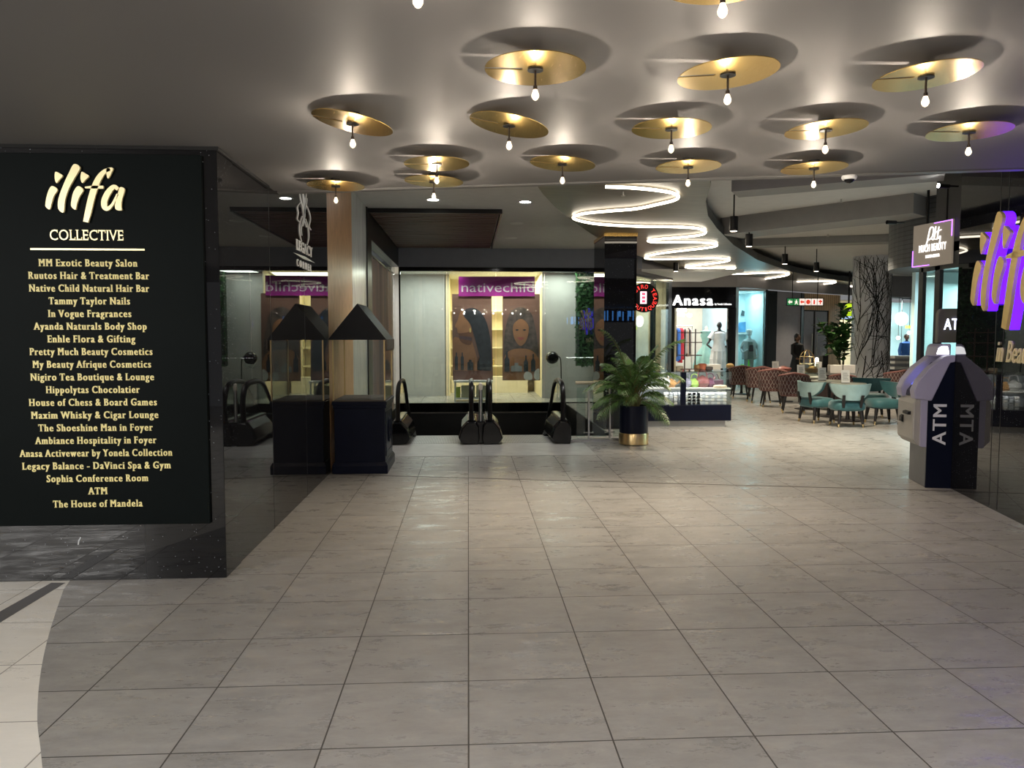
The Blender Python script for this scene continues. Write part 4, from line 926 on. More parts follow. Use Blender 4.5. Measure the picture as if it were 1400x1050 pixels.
t = thing('shop_banner', 'magenta banner with thin grey lettering across the top of the shop window', 'banner', tuple(atY(679, 404, YQ - .06)))
m = MB(); quad_on(m, [(627, 378), (731, 378), (731, 405), (627, 405)], YQ - .06, .01); m.build('cloth', mat('magenta_cloth', (.30, .003, .22), .45, noise=.08), t, world=True)
a, b = atY(629.5, 399, YQ - .08), atY(731.5, 399, YQ - .08)
m = MB(); letter(m, 'nativechild', lambda u, v, d: (a.x + u, YQ - .072 - d, a.z + v), .235, b.x - a.x, 'l', depth=.004); m.build('lettering', mat('pale_lilac_print', (.62, .50, .60), .5, noise=.03), t, world=True)
BOT = mat('poster_bottle_dark', (.03, .035, .045), .4, noise=.2); BOTG = mat('poster_grey_label', (.30, .31, .32), .5, noise=.1)
t = thing('poster', 'poster of a woman in profile with long braided hair, left in the shop window', 'poster', tuple(atY(645, 520, YQ)), 0, 'posters in the hair shop window')
prt('sheet', [(618, 402), (672, 402), (674, 520), (619, 520)], PBG, 0, t, False)
prt('shoulders', [(619, 466), (628, 462), (640, 463), (648, 475), (655, 520), (619, 520)], SKIN, 1, t)
prt('neck', [(629, 449), (645, 449), (644, 471), (629, 466)], mat('poster_shaded_skin_print', (.17, .065, .03), .5, noise=.2, nscale=3), 1.4, t)  # darker copy of the skin colour draws the neck in shade
prt('choker', [(628, 459), (645, 461), (645, 466), (628, 463)], mat('poster_choker_print', (.10, .05, .06), .5, noise=.3), 1.7, t, False)
prt('ear_ring', [(642, 449), (644, 449), (644, 454), (642, 454)], mat('poster_gold_print', (.6, .42, .15), .4, noise=.1), 3.5, t)
prt('face', [(630, 426), (640, 427), (646, 438), (643, 452), (634, 455), (626, 455), (625, 449), (622, 446), (626, 437)], SKIN, 2, t)
prt('hair', [(635, 424), (648, 421), (660, 430), (668, 450), (672, 480), (671, 508), (660, 505), (654, 480), (648, 458), (642, 442), (634, 432)], HAIRD, 3, t)
for k, (x, w, h) in enumerate(((624, 4, 24), (632, 4, 24), (643, 8, 14), (656, 7, 16), (668, 7, 12))):
    o = prt('printed_bottle', [(x - w / 2, 506), (x - w / 2, 506 - h * .75), (x - w / 5, 506 - h * .8), (x - w / 5, 506 - h), (x + w / 5, 506 - h), (x + w / 5, 506 - h * .8), (x + w / 2, 506 - h * .75), (x + w / 2, 506)], BOT, 4, t, False)
    prt('printed_label', [(x - w / 2 + .4, 503), (x - w / 2 + .4, 503 - h * .35), (x + w / 2 - .4, 503 - h * .35), (x + w / 2 - .4, 503)], BOTG, 5, o, False)
prt('lower_band', [(619, 507), (674, 507), (674, 520), (619, 520)], mat('poster_mauve_band', (.16, .07, .055), .5, noise=.1), 4, t, False)
t = thing('poster', 'poster of a woman facing forward with long hair, right one in the shop window', 'poster', tuple(atY(712, 520, YQ)), 0, 'posters in the hair shop window')
prt('sheet', [(687, 402), (738, 402), (738.5, 520), (687, 520)], PBG, 0, t, False)
prt('hair', [(712, 420), (726, 428), (732, 450), (736, 480), (730, 500), (694, 500), (689, 470), (693, 440), (700, 425)], mat('poster_brown_hair', (.10, .07, .06), .5, noise=.5, nscale=8), 1, t)
prt('shoulders', [(700, 478), (724, 478), (737, 492), (738, 518), (688, 518), (689, 490)], SKIN, 2, t)
prt('face', [(712, 436), (722, 444), (722, 458), (718, 468), (712, 473), (706, 468), (702, 458), (702, 444)], SKIN, 3, t)
prt('lips', [(707, 462), (712, 461), (717, 462), (712, 465)], mat('poster_lips', (.40, .10, .08), .4, noise=.05), 4, t)
for sx in (707, 717): prt('eye', [(sx - 2.4, 451), (sx, 450), (sx + 2.4, 451), (sx, 452.4)], HAIRD, 4, t)
for k, (x, w, h) in enumerate(((693, 7, 28), (706, 15, 12), (719, 6, 22), (729, 6, 24))):
    prt('printed_bottle', [(x - w / 2, 508), (x - w / 2, 508 - h * .6), (x - w / 6, 508 - h * .72), (x - w / 6, 508 - h), (x + w / 6, 508 - h), (x + w / 6, 508 - h * .72), (x + w / 2, 508 - h * .6), (x + w / 2, 508)], BOT if k != 1 else BOTG, 5, t, False)
prt('white_flower', [(716, 513), (720, 508), (727, 511), (727, 519), (718, 519)], mat('poster_white', (.7, .68, .64), .5, noise=.1), 6, t); prt('white_flower', [(730, 516), (731, 508), (737, 504), (738, 516), (735, 520)], MATS['poster_white'], 6, t)
# table behind the glass
YT = 19.55
a, b, c = atY(620, 520.5, YT), atY(674, 520.5, YT), atY(620, 546, YT)
t = thing('display_table', 'white display table inside the shop window under the left poster', 'table', ((a.x + b.x) / 2, YT + .3, -.05))
bx((a.x, YT, a.z - .05), (b.x, YT + .6, a.z)).build('table_top', WHITE, t, bevel=.004, world=True)
for x in (a.x + .04, b.x - .04):
    for y in (YT + .04, YT + .56): bx((x - .02, y - .02, -.05), (x + .02, y + .02, a.z - .05)).build('leg', WHITE, t, world=True)
bx((a.x + .05, YT + .02, .06), (b.x - .05, YT + .58, .10)).build('shelf', WHITE, t, world=True)
for x, w, h, col, lab in ((626, .12, .26, (.45, .55, .08), 'yellow-green carton on the lower shelf of the display table, left end'), (640, .35, .30, (.60, .55, .38), 'wide pale box on the lower shelf of the display table, middle'), (660, .32, .30, (.62, .57, .42), 'wide pale box on the lower shelf of the display table, right end')):
    p = atY(x, 540, YT); o = bx((p.x - w / 2, YT + .1, .10), (p.x + w / 2, YT + .4, .10 + h)).build('carton', mat('carton_%d' % x, col, .6, noise=.1), bevel=.006); tag(o, lab, 'box')
# cream shelf unit at the back
t = thing('wall_shelves', 'lit cream shelves at the back of the hair shop', 'shelves', (1.0, 23.2, 0))
for k, z in enumerate((.35, .75, 1.3, 1.85, 2.4)): bx((-.6, 23.0, z), (2.3, 23.38, z + .04)).build('shelf', CREAMW, t, world=True)
for x in (-.62, .45, 1.5, 2.3): bx((x, 23.0, 0), (x + .04, 23.38, 3.0)).build('upright', CREAMW, t, world=True)
for k in range(10):
    x = (.2, .36, .52, .62, .75, .3, .42, .66, 1.7, 1.85)[k]; z = (.79, .79, .79, .79, .79, 1.34, 1.34, 1.34, .79, .79)[k]; h = .14 + .03 * (k % 3)
    o = MB().lathe([(.04, 0), (.04, h), (.015, h + .02), (.015, h + .06)], n=12).build('bottle', mat('bottle_%d' % (k % 3), ((.05, .05, .06), (.45, .30, .10), (.3, .3, .3))[k % 3], .3, noise=.05), smooth=True); o.location = (x, 23.15, z)
    tag(o, 'small product bottle on the lit back shelves of the hair shop', 'bottle', 'bottles on the lit back shelves')
bx((-.5, 22.6, -.05), (1.75, 22.95, .48)).build('back_counter', mat('cream_counter', (.78, .70, .5), .5, noise=.03), None)
tag(bpy.data.objects['back_counter'], 'low cream counter along the back of the hair shop', 'counter')
# hood hair steamer
p = atY(755, 489, 20.1); t = thing('hair_steamer', 'black hood hair dryer on a thin stand behind the shop glass', 'hair dryer', (p.x, 20.1, -.05))
zz = p.z + .05; MB().ball((0, 0, zz), .15, 20, 1.15, 1, 1.1).build('hood', BLACKG, t, smooth=True); MB().cyl((.0, -.05, zz - .13), (.02, -.05, zz - .24), .14, .12, 20).build('visor', GLASS, t, smooth=True)
MB().tube(catmull([(.12, 0, zz + .05), (.22, 0, zz - .05), (.24, 0, zz - .6), (.25, 0, .06)], 5), .014, 8).build('stand', BLACK, t, smooth=True); MB().lathe([(.2, 0), (.2, .03), (.04, .07)], (.25, 0, 0), 20).build('foot', BLACK, t, smooth=True)
# folded cloth poster on the left glass
t = thing('fabric_poster', 'tall peach and grey printed hanging cloth against the left side glass', 'poster', (XL - .04, 15.85, 0))
m = MB(); rows = []
for k in range(33):
    y = 13.75 + 4.2 * k / 32; rows.append((XL - .04 + .016 * math.sin(k * .9) + .008 * math.sin(k * 2.3), y))
for (x0_, y0_), (x1_, y1_) in zip(rows, rows[1:]): m.poly([(x0_, y0_, .003), (x1_, y1_, .003), (x1_, y1_, 3.1), (x0_, y0_, 3.1)])
bmesh.ops.solidify(m.bm, geom=m.bm.faces[:], thickness=.004)
m.build('cloth', grain('peach_grey_print', (.46, .40, .40), (.85, .62, .50), (.5, .8, .3), .6, 1.2, 12), t, smooth=True, world=True)
MB().cyl((XL - .04, 13.62, 3.12), (XL - .04, 18.05, 3.12), .02, n=8).build('rod', BLACK, t, world=True)

# ================================================================== TEA COUNTER
TY0, TY1 = 13.78, 14.65
tx0, tx1 = 3.05, atY(998, 585, TY0).x + .02
zk, zn, zg = atY(940, 575.5, TY0).z, atY(940, 554, TY0).z, atY(940, 509, TY0).z
t = thing('tea_counter', 'navy glass-fronted display counter behind the potted palm', 'counter', ((tx0 + tx1) / 2, (TY0 + TY1) / 2, 0))
bx((tx0 + .03, TY0 + .06, 0), (tx1 - .09, TY1 - .06, zk)).build('kick_plinth', mat('plinth_pale_grey', (.42, .42, .42), .3, noise=.04), t, world=True)
bx((tx0, TY0, zk), (tx1, TY1, zn)).build('base_panel', NAVY, t, bevel=.006, world=True)
xm0, xm1 = atY(931, 530, TY0).x, atY(938, 530, TY0).x
m = MB(); m.box((xm0, TY0, zn), (xm1, TY0 + .06, zg)); m.build('mullion', NAVY, t, world=True)
zs = atY(940, 531, TY0).z
bx((tx0 + .01, TY0 + .03, zs - .02), (tx1 - .01, TY1 - .05, zs)).build('shelf', WHITE, t, world=True)
bx((tx0, TY1 - .04, zn), (tx1, TY1, zg - .01)).build('back_panel', mat('counter_back_grey', (.40, .43, .44), .5, noise=.05), t, world=True)
m = MB(); m.box((tx0, TY0, zn), (xm0, TY0 + .008, zg)); m.box((xm1, TY0, zn), (tx1, TY0 + .008, zg)); m.box((tx1 - .008, TY0 + .01, zn), (tx1, TY1 - .05, zg)); m.build('glass_front', GLASS, t, world=True)
bx((tx0, TY0, zg), (tx1, TY1, zg + .012)).build('glass_top', GLASSG, t, world=True)
for z_ in (zs - .03, zg - .02): light('counter_fill_light', 'AREA', ((tx0 + tx1) / 2, TY0 + .07, z_), 7, (1, .98, .95), tx1 - tx0 - .1, aim=((tx0 + tx1) / 2, TY0 + .30, z_ - .3), size_y=.03)  # unseen area lights added to brighten the inside of the case
tin_m = [mat('tin_%d' % k, c, .4, noise=.1) for k, c in enumerate(((.55, .56, .58), (.30, .31, .33), (.62, .60, .55), (.42, .45, .48)))]
tin0 = None
for r in range(4):
    for k in range(13):
        x = xm1 + .05 + k * (tx1 - xm1 - .12) / 13; z = zn + .002 + r * .058
        x2 = tx0 + .55 + k * .085
        for xx in ((x, x2) if k < 8 else (x,)):
            o = bx((0, 0, 0), (.066, .10, .045 + .006 * ((k + r) % 2))).build('tea_tin', tin_m[(k * 3 + r * 2) % 4], bevel=.003, segs=1); o.location = (xx, TY0 + .10, z)
            tag(o, 'small flat tea tin stacked in the lower case of the navy counter', 'tin', 'tea tins in the lower case of the counter')
def pot(x, col, r, lab, kind=0):
    p = atY(x, 531, TY0); t = thing('teapot' if kind == 0 else 'gift_box', lab, 'teapot' if kind == 0 else 'box', (p.x, TY0 + .35, zs)); mt = mat('pot_%s' % x, col, .3, noise=.15)
    if kind: bx((-r, -r, 0), (r, r, r * 1.4)).build('body', mt, t, bevel=.008); MB().tube(catmull([(-r * .5, 0, r * 1.4), (0, 0, r * 2.4), (r * .5, 0, r * 1.4)], 6), .008, 6).build('handle', mt, t, smooth=True); return
    MB().lathe([(r * .6, 0), (r, r * .5), (r * .9, r), (r * .4, r * 1.3), (.01, r * 1.5)], n=20).build('body', mt, t, smooth=True); MB().tube(catmull([(r * .8, 0, r * .5), (r * 1.3, 0, r * .8), (r * 1.6, 0, r * 1.25)], 4), r * .14, 8).build('spout', mt, t, smooth=True)
    MB().tube(catmull([(-r * .6, 0, r * 1.1), (-r * .4, 0, r * 2), (r * .4, 0, r * 2), (r * .6, 0, r * 1.1)], 6), r * .08, 8).build('handle', mt, t, smooth=True)
pot(945, (.22, .20, .27), .12, 'grey lidded teapot in the counter case, left'); pot(957, (.28, .42, .10), .115, 'lime green teapot in the counter case'); pot(968, (.20, .07, .07), .15, 'dark red tall-handled teapot in the counter case'); pot(979, (.13, .05, .09), .12, 'plum teapot in the counter case'); pot(988, (.09, .05, .07), .10, 'dark wicker box in the counter case at right', 1); pot(924, (.42, .22, .08), .11, 'orange-brown pot in the counter case left of the navy mullion'); pot(915, (.5, .48, .46), .13, 'pale silver teapot left of the orange pot in the counter case')
o = MB().lathe([(.18, 0), (.20, .03), (.15, .05), (.02, .06)], n=20, sx=1.1).build('tea_tray', mat('cream_tray', (.62, .50, .38), .6, noise=.2)); p = atY(989, 531, TY0); o.location = (p.x - .02, TY0 + .13, zs) ; o.scale = (.6, .45, 1); tag(o, 'cream heap of loose tea on a low tray at the right end of the case', 'tray')
p = atY(943, 505, 14.2); t = thing('cup_rack', 'tall brown metal rack with tiers standing on the navy counter', 'rack', (p.x, 14.2, zg + .012)); BRM = mat('rust_brown_metal', (.11, .05, .035), .4, .3, noise=.2)
for x in (-.10, .10): MB().cyl((x, 0, 0), (x, 0, .78), .012, n=8).build('upright', BRM, t)
for z in (.02, .28, .52, .70):
    bx((-.20, -.10, z), (.20, .10, z + .015)).build('tier', BRM, t)
for x, col, r, h, lab in ((953, (.35, .18, .06), .06, .10, 'brown tea caddy on top of the navy counter'), (960, (.42, .10, .04), .08, .12, 'red-orange tea box on top of the navy counter'), (968, (.06, .04, .035), .09, .07, 'dark round tin on top of the navy counter'), (929, (.40, .30, .20), .07, .08, 'tan bowl on top of the navy counter near the palm')):
    p = atY(x, 506, 14.2); o = MB().lathe([(r * .8, 0), (r, h * .3), (r, h), (r * .7, h * 1.1)], n=16).build('tea_caddy', mat('caddy_%d' % x, col, .4, noise=.15), smooth=True); o.location = (p.x, 14.2, zg + .012); tag(o, lab, 'container')
# ---- round tea boutique sign
YS = 18.9; c = atY(880.5, 407, YS); R_ = .365
t = thing('round_neon_sign', 'round black sign with red neon lettering half hidden behind the black pillar', 'sign', (c.x, YS, c.z))
MB().cyl((0, -.02, 0), (0, .02, 0), R_, n=48).build('disc', BLACK, t, smooth=True)
m = MB()
def ring(s, a0, a1, r, flip):
    n = len(s)
    for k, ch in enumerate(s):
        if ch == ' ': continue
        a = math.radians(a0 + (a1 - a0) * (k + .5) / n); ex = Vector((math.sin(a), 0, math.cos(a))); tx = Vector((math.cos(a), 0, -math.sin(a)))
        if flip: ex, tx = -ex, -tx
        cc = Vector((math.sin(a), 0, math.cos(a))) * r
        letter(m, ch, lambda u, v, d: cc + tx * u + ex * (v - .05) + Vector((0, -.021 - d, 0)), .095, .085, depth=.006, fat=.0)
ring('NIGIRO TEA', -105, 105, .275, False); ring('BOUTIQUE', 255, 105, .285, True)
m.build('neon_lettering', emis('red_neon', (1, .05, .04), 1.3), t)
m = MB(); m.box((-.10, -.034, -.15), (.06, -.021, .15)); m.build('centre_label', emis('pink_white_glow', (1, .75, .80), 1.6), t)
m = MB()
for z in (-.09, 0, .09): m.box((-.06, -.038, z - .03), (.02, -.035, z + .03))
m.build('label_marks', emis('red_mark', (.9, .1, .2), 1), t)

# ================================================================== CLOTHING SHOP
SGY = YA - .03
t = thing('shop_name_sign', 'white glowing letters spelling Anasa on the black shopfront', 'sign', tuple(atY(947, 420, SGY)))
a, b = atY(919.5, 417.3, SGY), atY(976, 417.3, SGY)
m = MB(); letter(m, 'Anasa', lambda u, v, d: (a.x + u, SGY - d, a.z + v), atY(920, 403.5, SGY).z - a.z, b.x - a.x, 'l', depth=.05, fat=.022, track=.05); m.build('lettering', emis('anasa_glow', (1, 1, 1), 2.2), t, world=True)
a, b = atY(977, 417, SGY), atY(1000, 417, SGY)
m = MB(); letter(m, 'by Yonela Collection', lambda u, v, d: (a.x + u, SGY - d, a.z + v), .055, b.x - a.x, 'l', depth=.02, fat=.0); m.build('small_lettering', emis('anasa_glow_small', (1, 1, 1), 1.0), t, world=True)
SKB = mat('mannequin_black', (.012, .012, .013), .3, noise=.1); MINT = mat('mint_tulle', (.30, .56, .52), .6, noise=.12); WHC = mat('white_lace_cloth', (.80, .84, .88), .7, noise=.1)
YD = 24.4
p = atY(965, 500, YD); t = thing('dress_form', 'dress form in a long mint green dress standing in the bright shop', 'mannequin', (p.x, YD, .55)); z1 = atY(963, 446, YD).z - .55
def lathe_pleat(prof, n=40, amp=.0, k=10):
    m = MB(); rings = []
    for r, z, s in prof: rings.append([m.bm.verts.new((r * (1 + amp * s * math.sin(k * 2 * PI * q / n)) * math.cos(2 * PI * q / n), .7 * r * (1 + amp * s * math.sin(k * 2 * PI * q / n)) * math.sin(2 * PI * q / n), z)) for q in range(n)])
    for A_, B_ in zip(rings, rings[1:]):
        for q in range(n): m.bm.faces.new((A_[q], A_[(q + 1) % n], B_[(q + 1) % n], B_[q]))
    m.bm.faces.new(rings[0][::-1]); m.bm.faces.new(rings[-1]); return m
lathe_pleat([(.42, .0, 1), (.40, .2, 1), (.30, .55, .8), (.13, .80, .1), (.12, .86, 0)], 60, .07, 12).build('skirt', MINT, t, smooth=True)
lathe_pleat([(.12, .85, 0), (.14, 1.0, 0), (.19, 1.12, 0), (.17, 1.22, 0), (.20, 1.27, 0), (.10, 1.29, 0)]).build('bodice', MINT, t, smooth=True)
MB().lathe([(.09, 1.28), (.05, 1.32), (.05, 1.40), (.02, 1.44)], n=16).build('neck_block', mat('form_ivory', (.7, .66, .55), .5, noise=.05), t, smooth=True)
MB().cyl((0, 0, -.55), (0, 0, .05), .02, n=8).lathe([(.22, -.55), (.22, -.52), (.03, -.49)], n=20).build('stand', STEEL, t, smooth=True)
def skin_body(name, verts, edges, radii, mt, parent, root=0, sub=2):
    me = bpy.data.meshes.new(name); me.from_pydata([Vector(v) for v in verts], edges, []); me.materials.append(mt)
    o = bpy.data.objects.new(name, me); C.objects.link(o); o.parent = parent
    md = o.modifiers.new('skin', 'SKIN'); me.skin_vertices.new() if not me.skin_vertices else None
    for i, r in enumerate(radii):
        r = r if isinstance(r, tuple) else (r, r); me.skin_vertices[0].data[i].radius = r
        me.skin_vertices[0].data[i].use_root = i == root
    md.use_smooth_shade = True
    s = o.modifiers.new('subsurf', 'SUBSURF'); s.levels = s.render_levels = sub
    return o
def figure(parent, mt, arms, hip=.92, scale=1., name='body'):
    V = [(0, 0, hip), (0, 0, hip + .16), (0, -.01, hip + .34), (0, -.01, hip + .48), (0, 0, hip + .56), (0, -.01, hip + .64),
         (.09, 0, hip - .05), (.095, -.01, hip - .44), (.10, .02, .08), (.10, -.10, .035), (-.09, 0, hip - .05), (-.095, -.01, hip - .44), (-.10, .02, .08), (-.10, -.10, .035),
         (.17, 0, hip + .47), (-.17, 0, hip + .47)] + list(arms[0]) + list(arms[1])
    E = [(0, 1), (1, 2), (2, 3), (3, 4), (4, 5), (0, 6), (6, 7), (7, 8), (8, 9), (0, 10), (10, 11), (11, 12), (12, 13), (3, 14), (3, 15), (14, 16), (16, 17), (17, 18), (15, 19), (19, 20), (20, 21)]
    Rr = [(.14, .10), (.115, .085), (.13, .09), (.12, .08), .048, .05, (.085, .085), .058, .04, .035, (.085, .085), .058, .04, .035, .05, .05, .04, .033, .03, .04, .033, .03]
    return skin_body(name, [Vector(v) * scale for v in V], E, [tuple(q * scale for q in (r if isinstance(r, tuple) else (r, r))) for r in Rr], mt, parent)
def head(parent, z, mt, hair=None, hairlen=0., face=True, sc=1., y=-.01):
    m = MB(); m.ball((0, y, z), .088 * sc, 18, .86, 1.02, 1.28)
    m.ball((0, y - .092 * sc, z - .012), .016 * sc, 8, .8, 1, 1.6)
    for s in (-1, 1): m.ball((s * .077 * sc, y + .01, z - .01), .018 * sc, 8, .5, 1, 1.5)
    h = m.build('head', mt, parent, smooth=True)
    if face:
        m = MB()
        for s in (-1, 1): m.ball((s * .032 * sc, y - .080 * sc, z + .015), .010 * sc, 8, 1.3, .6, .7)
        m.build('eyes', mat('eye_dark', (.02, .015, .012), .2, noise=.05), h); m = MB(); m.ball((0, y - .080 * sc, z - .052 * sc), .018 * sc, 8, 1.2, .5, .35); m.build('mouth', mat('lip_brown', (.25, .09, .07), .4, noise=.05), h)
    if hair:
        m = MB(); m.ball((0, y + .022 * sc, z + .028 * sc), .094 * sc, 18, .95, 1.0, 1.16)
        if hairlen: m.lathe([(.085 * sc, z - hairlen), (.095 * sc, z - .02)], (0, y + .045, 0), 16, True, 1, .5)
        m.build('hair', hair, parent, smooth=True)
    return h
p = atY(982.5, 500, 23.9); t = thing('mannequin', 'glossy black mannequin in a white tiered lace dress, right side of the bright shop', 'mannequin', (p.x, 23.9, .38))
bx((-.3, -.3, -.38), (.3, .3, -.30)).build('base', WHITE, t)
arms = (((.26, -.02, 1.14), (.24, -.12, .92), (.14, -.20, .98)), ((-.30, -.02, 1.16), (-.42, -.10, 1.02), (-.30, -.22, .90)))
figure(t, SKB, arms); head(t, 1.63, SKB, None, 0, False)
lathe_pleat([(.29, .28, 1), (.27, .55, 1), (.28, .56, 1), (.24, .80, .8), (.25, .81, .8), (.19, 1.0, .2), (.17, 1.08, 0), (.20, 1.26, 0), (.21, 1.38, 0), (.09, 1.44, 0)], 48, .06, 12).build('lace_dress', WHC, t, smooth=True)
for s in (-1, 1): MB().cyl((s * .17, 0, 1.40), (s * .29, -.01, 1.20), .075, .10, 14).build('sleeve', WHC, t, smooth=True)
p = atY(974, 536, 23.4); o = bx((p.x - .18, 23.2, 0), (p.x + .18, 23.55, .80)).build('plinth', WHITE, bevel=.006); tag(o, 'plain white square plinth behind the navy counter', 'plinth')
# clothes rail with garments
p0, p1 = atY(921, 452, 24.8), atY(946, 448, 24.8); zr = 2.0
t = thing('clothes_rail', 'chrome clothes rail at the left of the bright shop', 'clothes rail', ((p0.x + p1.x) / 2, 24.8, 0))
MB().cyl((p0.x, 24.8, zr), (p1.x, 24.8, zr), .018, n=10).build('bar', CHROME, t, smooth=True, world=True)
for x in (p0.x, p1.x): MB().cyl((x, 24.8, 0), (x, 24.8, zr), .018, n=10).build('upright', CHROME, t, world=True); bx((x - .03, 24.5, 0), (x + .03, 25.1, .03)).build('foot', CHROME, t, world=True)
for k, (col, cn, L) in enumerate((((.03, .03, .04), 'black', 1.0), ((.05, .17, .62), 'bright blue', 1.15), ((.10, .25, .70), 'royal blue', 1.1), ((.60, .03, .05), 'red', 1.2), ((.65, .05, .08), 'crimson', 1.1), ((.7, .68, .66), 'white', 1.0), ((.45, .42, .42), 'pale grey', .9), ((.62, .45, .36), 'peach', 1.0), ((.06, .05, .06), 'charcoal', .9), ((.68, .60, .55), 'cream', 1.0))):
    x = p0.x + .06 + k * (p1.x - p0.x - .12) / 9
    t = thing('hanging_garment', '%s garment hanging on the chrome rail in the bright shop' % cn, 'garment', (x, 24.8, zr), 0, 'garments on the chrome rail')
    m = MB(); m.hexa([(-.025, -.20, -L), (.025, -.22, -L), (.03, .22, -L), (-.03, .20, -L)], [(-.02, -.17, -.14), (.02, -.17, -.14), (.02, .17, -.14), (-.02, .17, -.14)]); m.hexa([(-.02, -.17, -.14), (.02, -.17, -.14), (.02, .17, -.14), (-.02, .17, -.14)], [(-.01, -.05, -.07), (.01, -.05, -.07), (.01, .05, -.07), (-.01, .05, -.07)]); m.build('cloth', mat('garment_' + cn.replace(' ', '_'), col, .8, noise=.15), t, bevel=.01)
    MB().tube(catmull([(0, 0, -.08), (0, 0, -.03), (0, .02, .02), (0, -.01, .035)], 4), .005, 6).build('hanger', CHROME, t)
# chandelier
p = atY(928, 428, 24.6); t = thing('chandelier', 'glowing white chandelier in the bright shop behind the palm', 'lamp', (p.x, 24.6, p.z))
for k in range(14):
    a = 2 * PI * k / 7; r = .20 if k < 7 else .38; MB().ball((r * math.cos(a), r * math.sin(a), (.1 if k < 7 else -.05) - .03 * (k % 2)), .06, 10).build('globe', emis('globe_glow', (1, .97, .9), 6), t, smooth=True)
MB().cyl((0, 0, 0), (0, 0, 3.3 - p.z), .012, n=8).build('stem', BRASS, t)

# ---- display window with the dressed mannequin
p = atY(1023.5, 540, 24.7); t = thing('mannequin', 'white mannequin in a grey tracksuit and cap in the pale blue display window', 'mannequin', (p.x, 24.75, .12))
TRK = mat('pale_grey_tracksuit', (.52, .54, .55), .8, noise=.08); WM = mat('mannequin_white', (.68, .68, .68), .4, noise=.03)
bx((-.35, -.25, -.12), (.35, .25, -.02)).build('base', WHITE, t)
arms = (((.30, 0, 1.12), (.27, -.10, .92), (.20, -.14, .82)), ((-.28, 0, 1.12), (-.24, -.14, 1.0), (-.10, -.20, 1.12)))
figure(t, TRK, arms); head(t, 1.63, WM, None, 0, False); MB().lathe([(.10, 1.66), (.095, 1.74), (.04, 1.78)], n=18).build('cap', WM, t, smooth=True)
m = MB(); m.hexa([(-.22, -.15, .78), (.22, -.15, .78), (.22, .13, .78), (-.22, .13, .78)], [(-.19, -.10, 1.42), (.19, -.10, 1.42), (.19, .1, 1.42), (-.19, .1, 1.42)]); m.build('jacket', TRK, t, bevel=.06, segs=3)
m = MB(); m.hexa([(-.10, -.165, .80), (.10, -.165, .80), (.10, -.14, .80), (-.10, -.14, .80)], [(-.07, -.125, 1.36), (.07, -.125, 1.36), (.07, -.1, 1.36), (-.07, -.1, 1.36)]); m.build('green_top', mat('grey_green_knit', (.16, .22, .20), .8, noise=.1), t)
m = MB(); m.hexa([(-.07, -.22, 1.05), (.08, -.22, 1.05), (.08, -.16, 1.05), (-.07, -.16, 1.05)], [(-.05, -.2, 1.26), (.07, -.2, 1.26), (.07, -.15, 1.26), (-.05, -.15, 1.26)]); m.build('camera_bag', BLACK, t, bevel=.02)
LIME = mat('lime_shell', (.22, .72, .03), .35, noise=.05)
for px, py, hh, ww, lab in ((1018, 541, .62, .20, 'lime green suitcase left of the mannequin legs in the display window'), (1030.5, 541, 1.0, .36, 'lime green suitcase behind the mannequin in the display window')):
    p = atY(px, py, 25.2); t = thing('suitcase', lab, 'suitcase', (p.x, 25.3, .10)); bx((-ww / 2, -.12, -.02), (ww / 2, .12, hh)).build('shell', LIME, t, bevel=.05); m = MB()
    for s in (-1, 1): m.cyl((s * ww * .35, 0, -.10), (s * ww * .35, 0, -.02), .03, n=8)
    m.build('wheels', BLACK, t); MB().tube([(-ww * .25, .05, hh), (-ww * .25, .05, hh + .18), (ww * .25, .05, hh + .18), (ww * .25, .05, hh)], .012, 6).build('handle', STEEL, t)
p = atY(1017, 452, 25.8); t = thing('wall_picture', 'blue mountain-like picture high on the back of the pale blue display window', 'picture', (p.x, 25.86, p.z)); fw = lambda u, v, d: (u, -d, v)
m = MB(); m.prism([(-.34, -.05), (.30, -.05), (.34, .50), (.22, .42), (.10, .30), (-.14, .28)], fw, 0, .02); m.build('blue_print', mat('print_blue', (.10, .33, .62), .5, noise=.2), t); m = MB(); m.prism([(-.10, .52), (.02, .50), (.03, .66), (-.06, .70)], fw, 0, .02); m.build('dark_print', mat('print_dark', (.05, .08, .10), .5, noise=.1), t); bx((-.40, -.16, -.12), (.46, -.0, -.07)).build('ledge', WHITE, t)

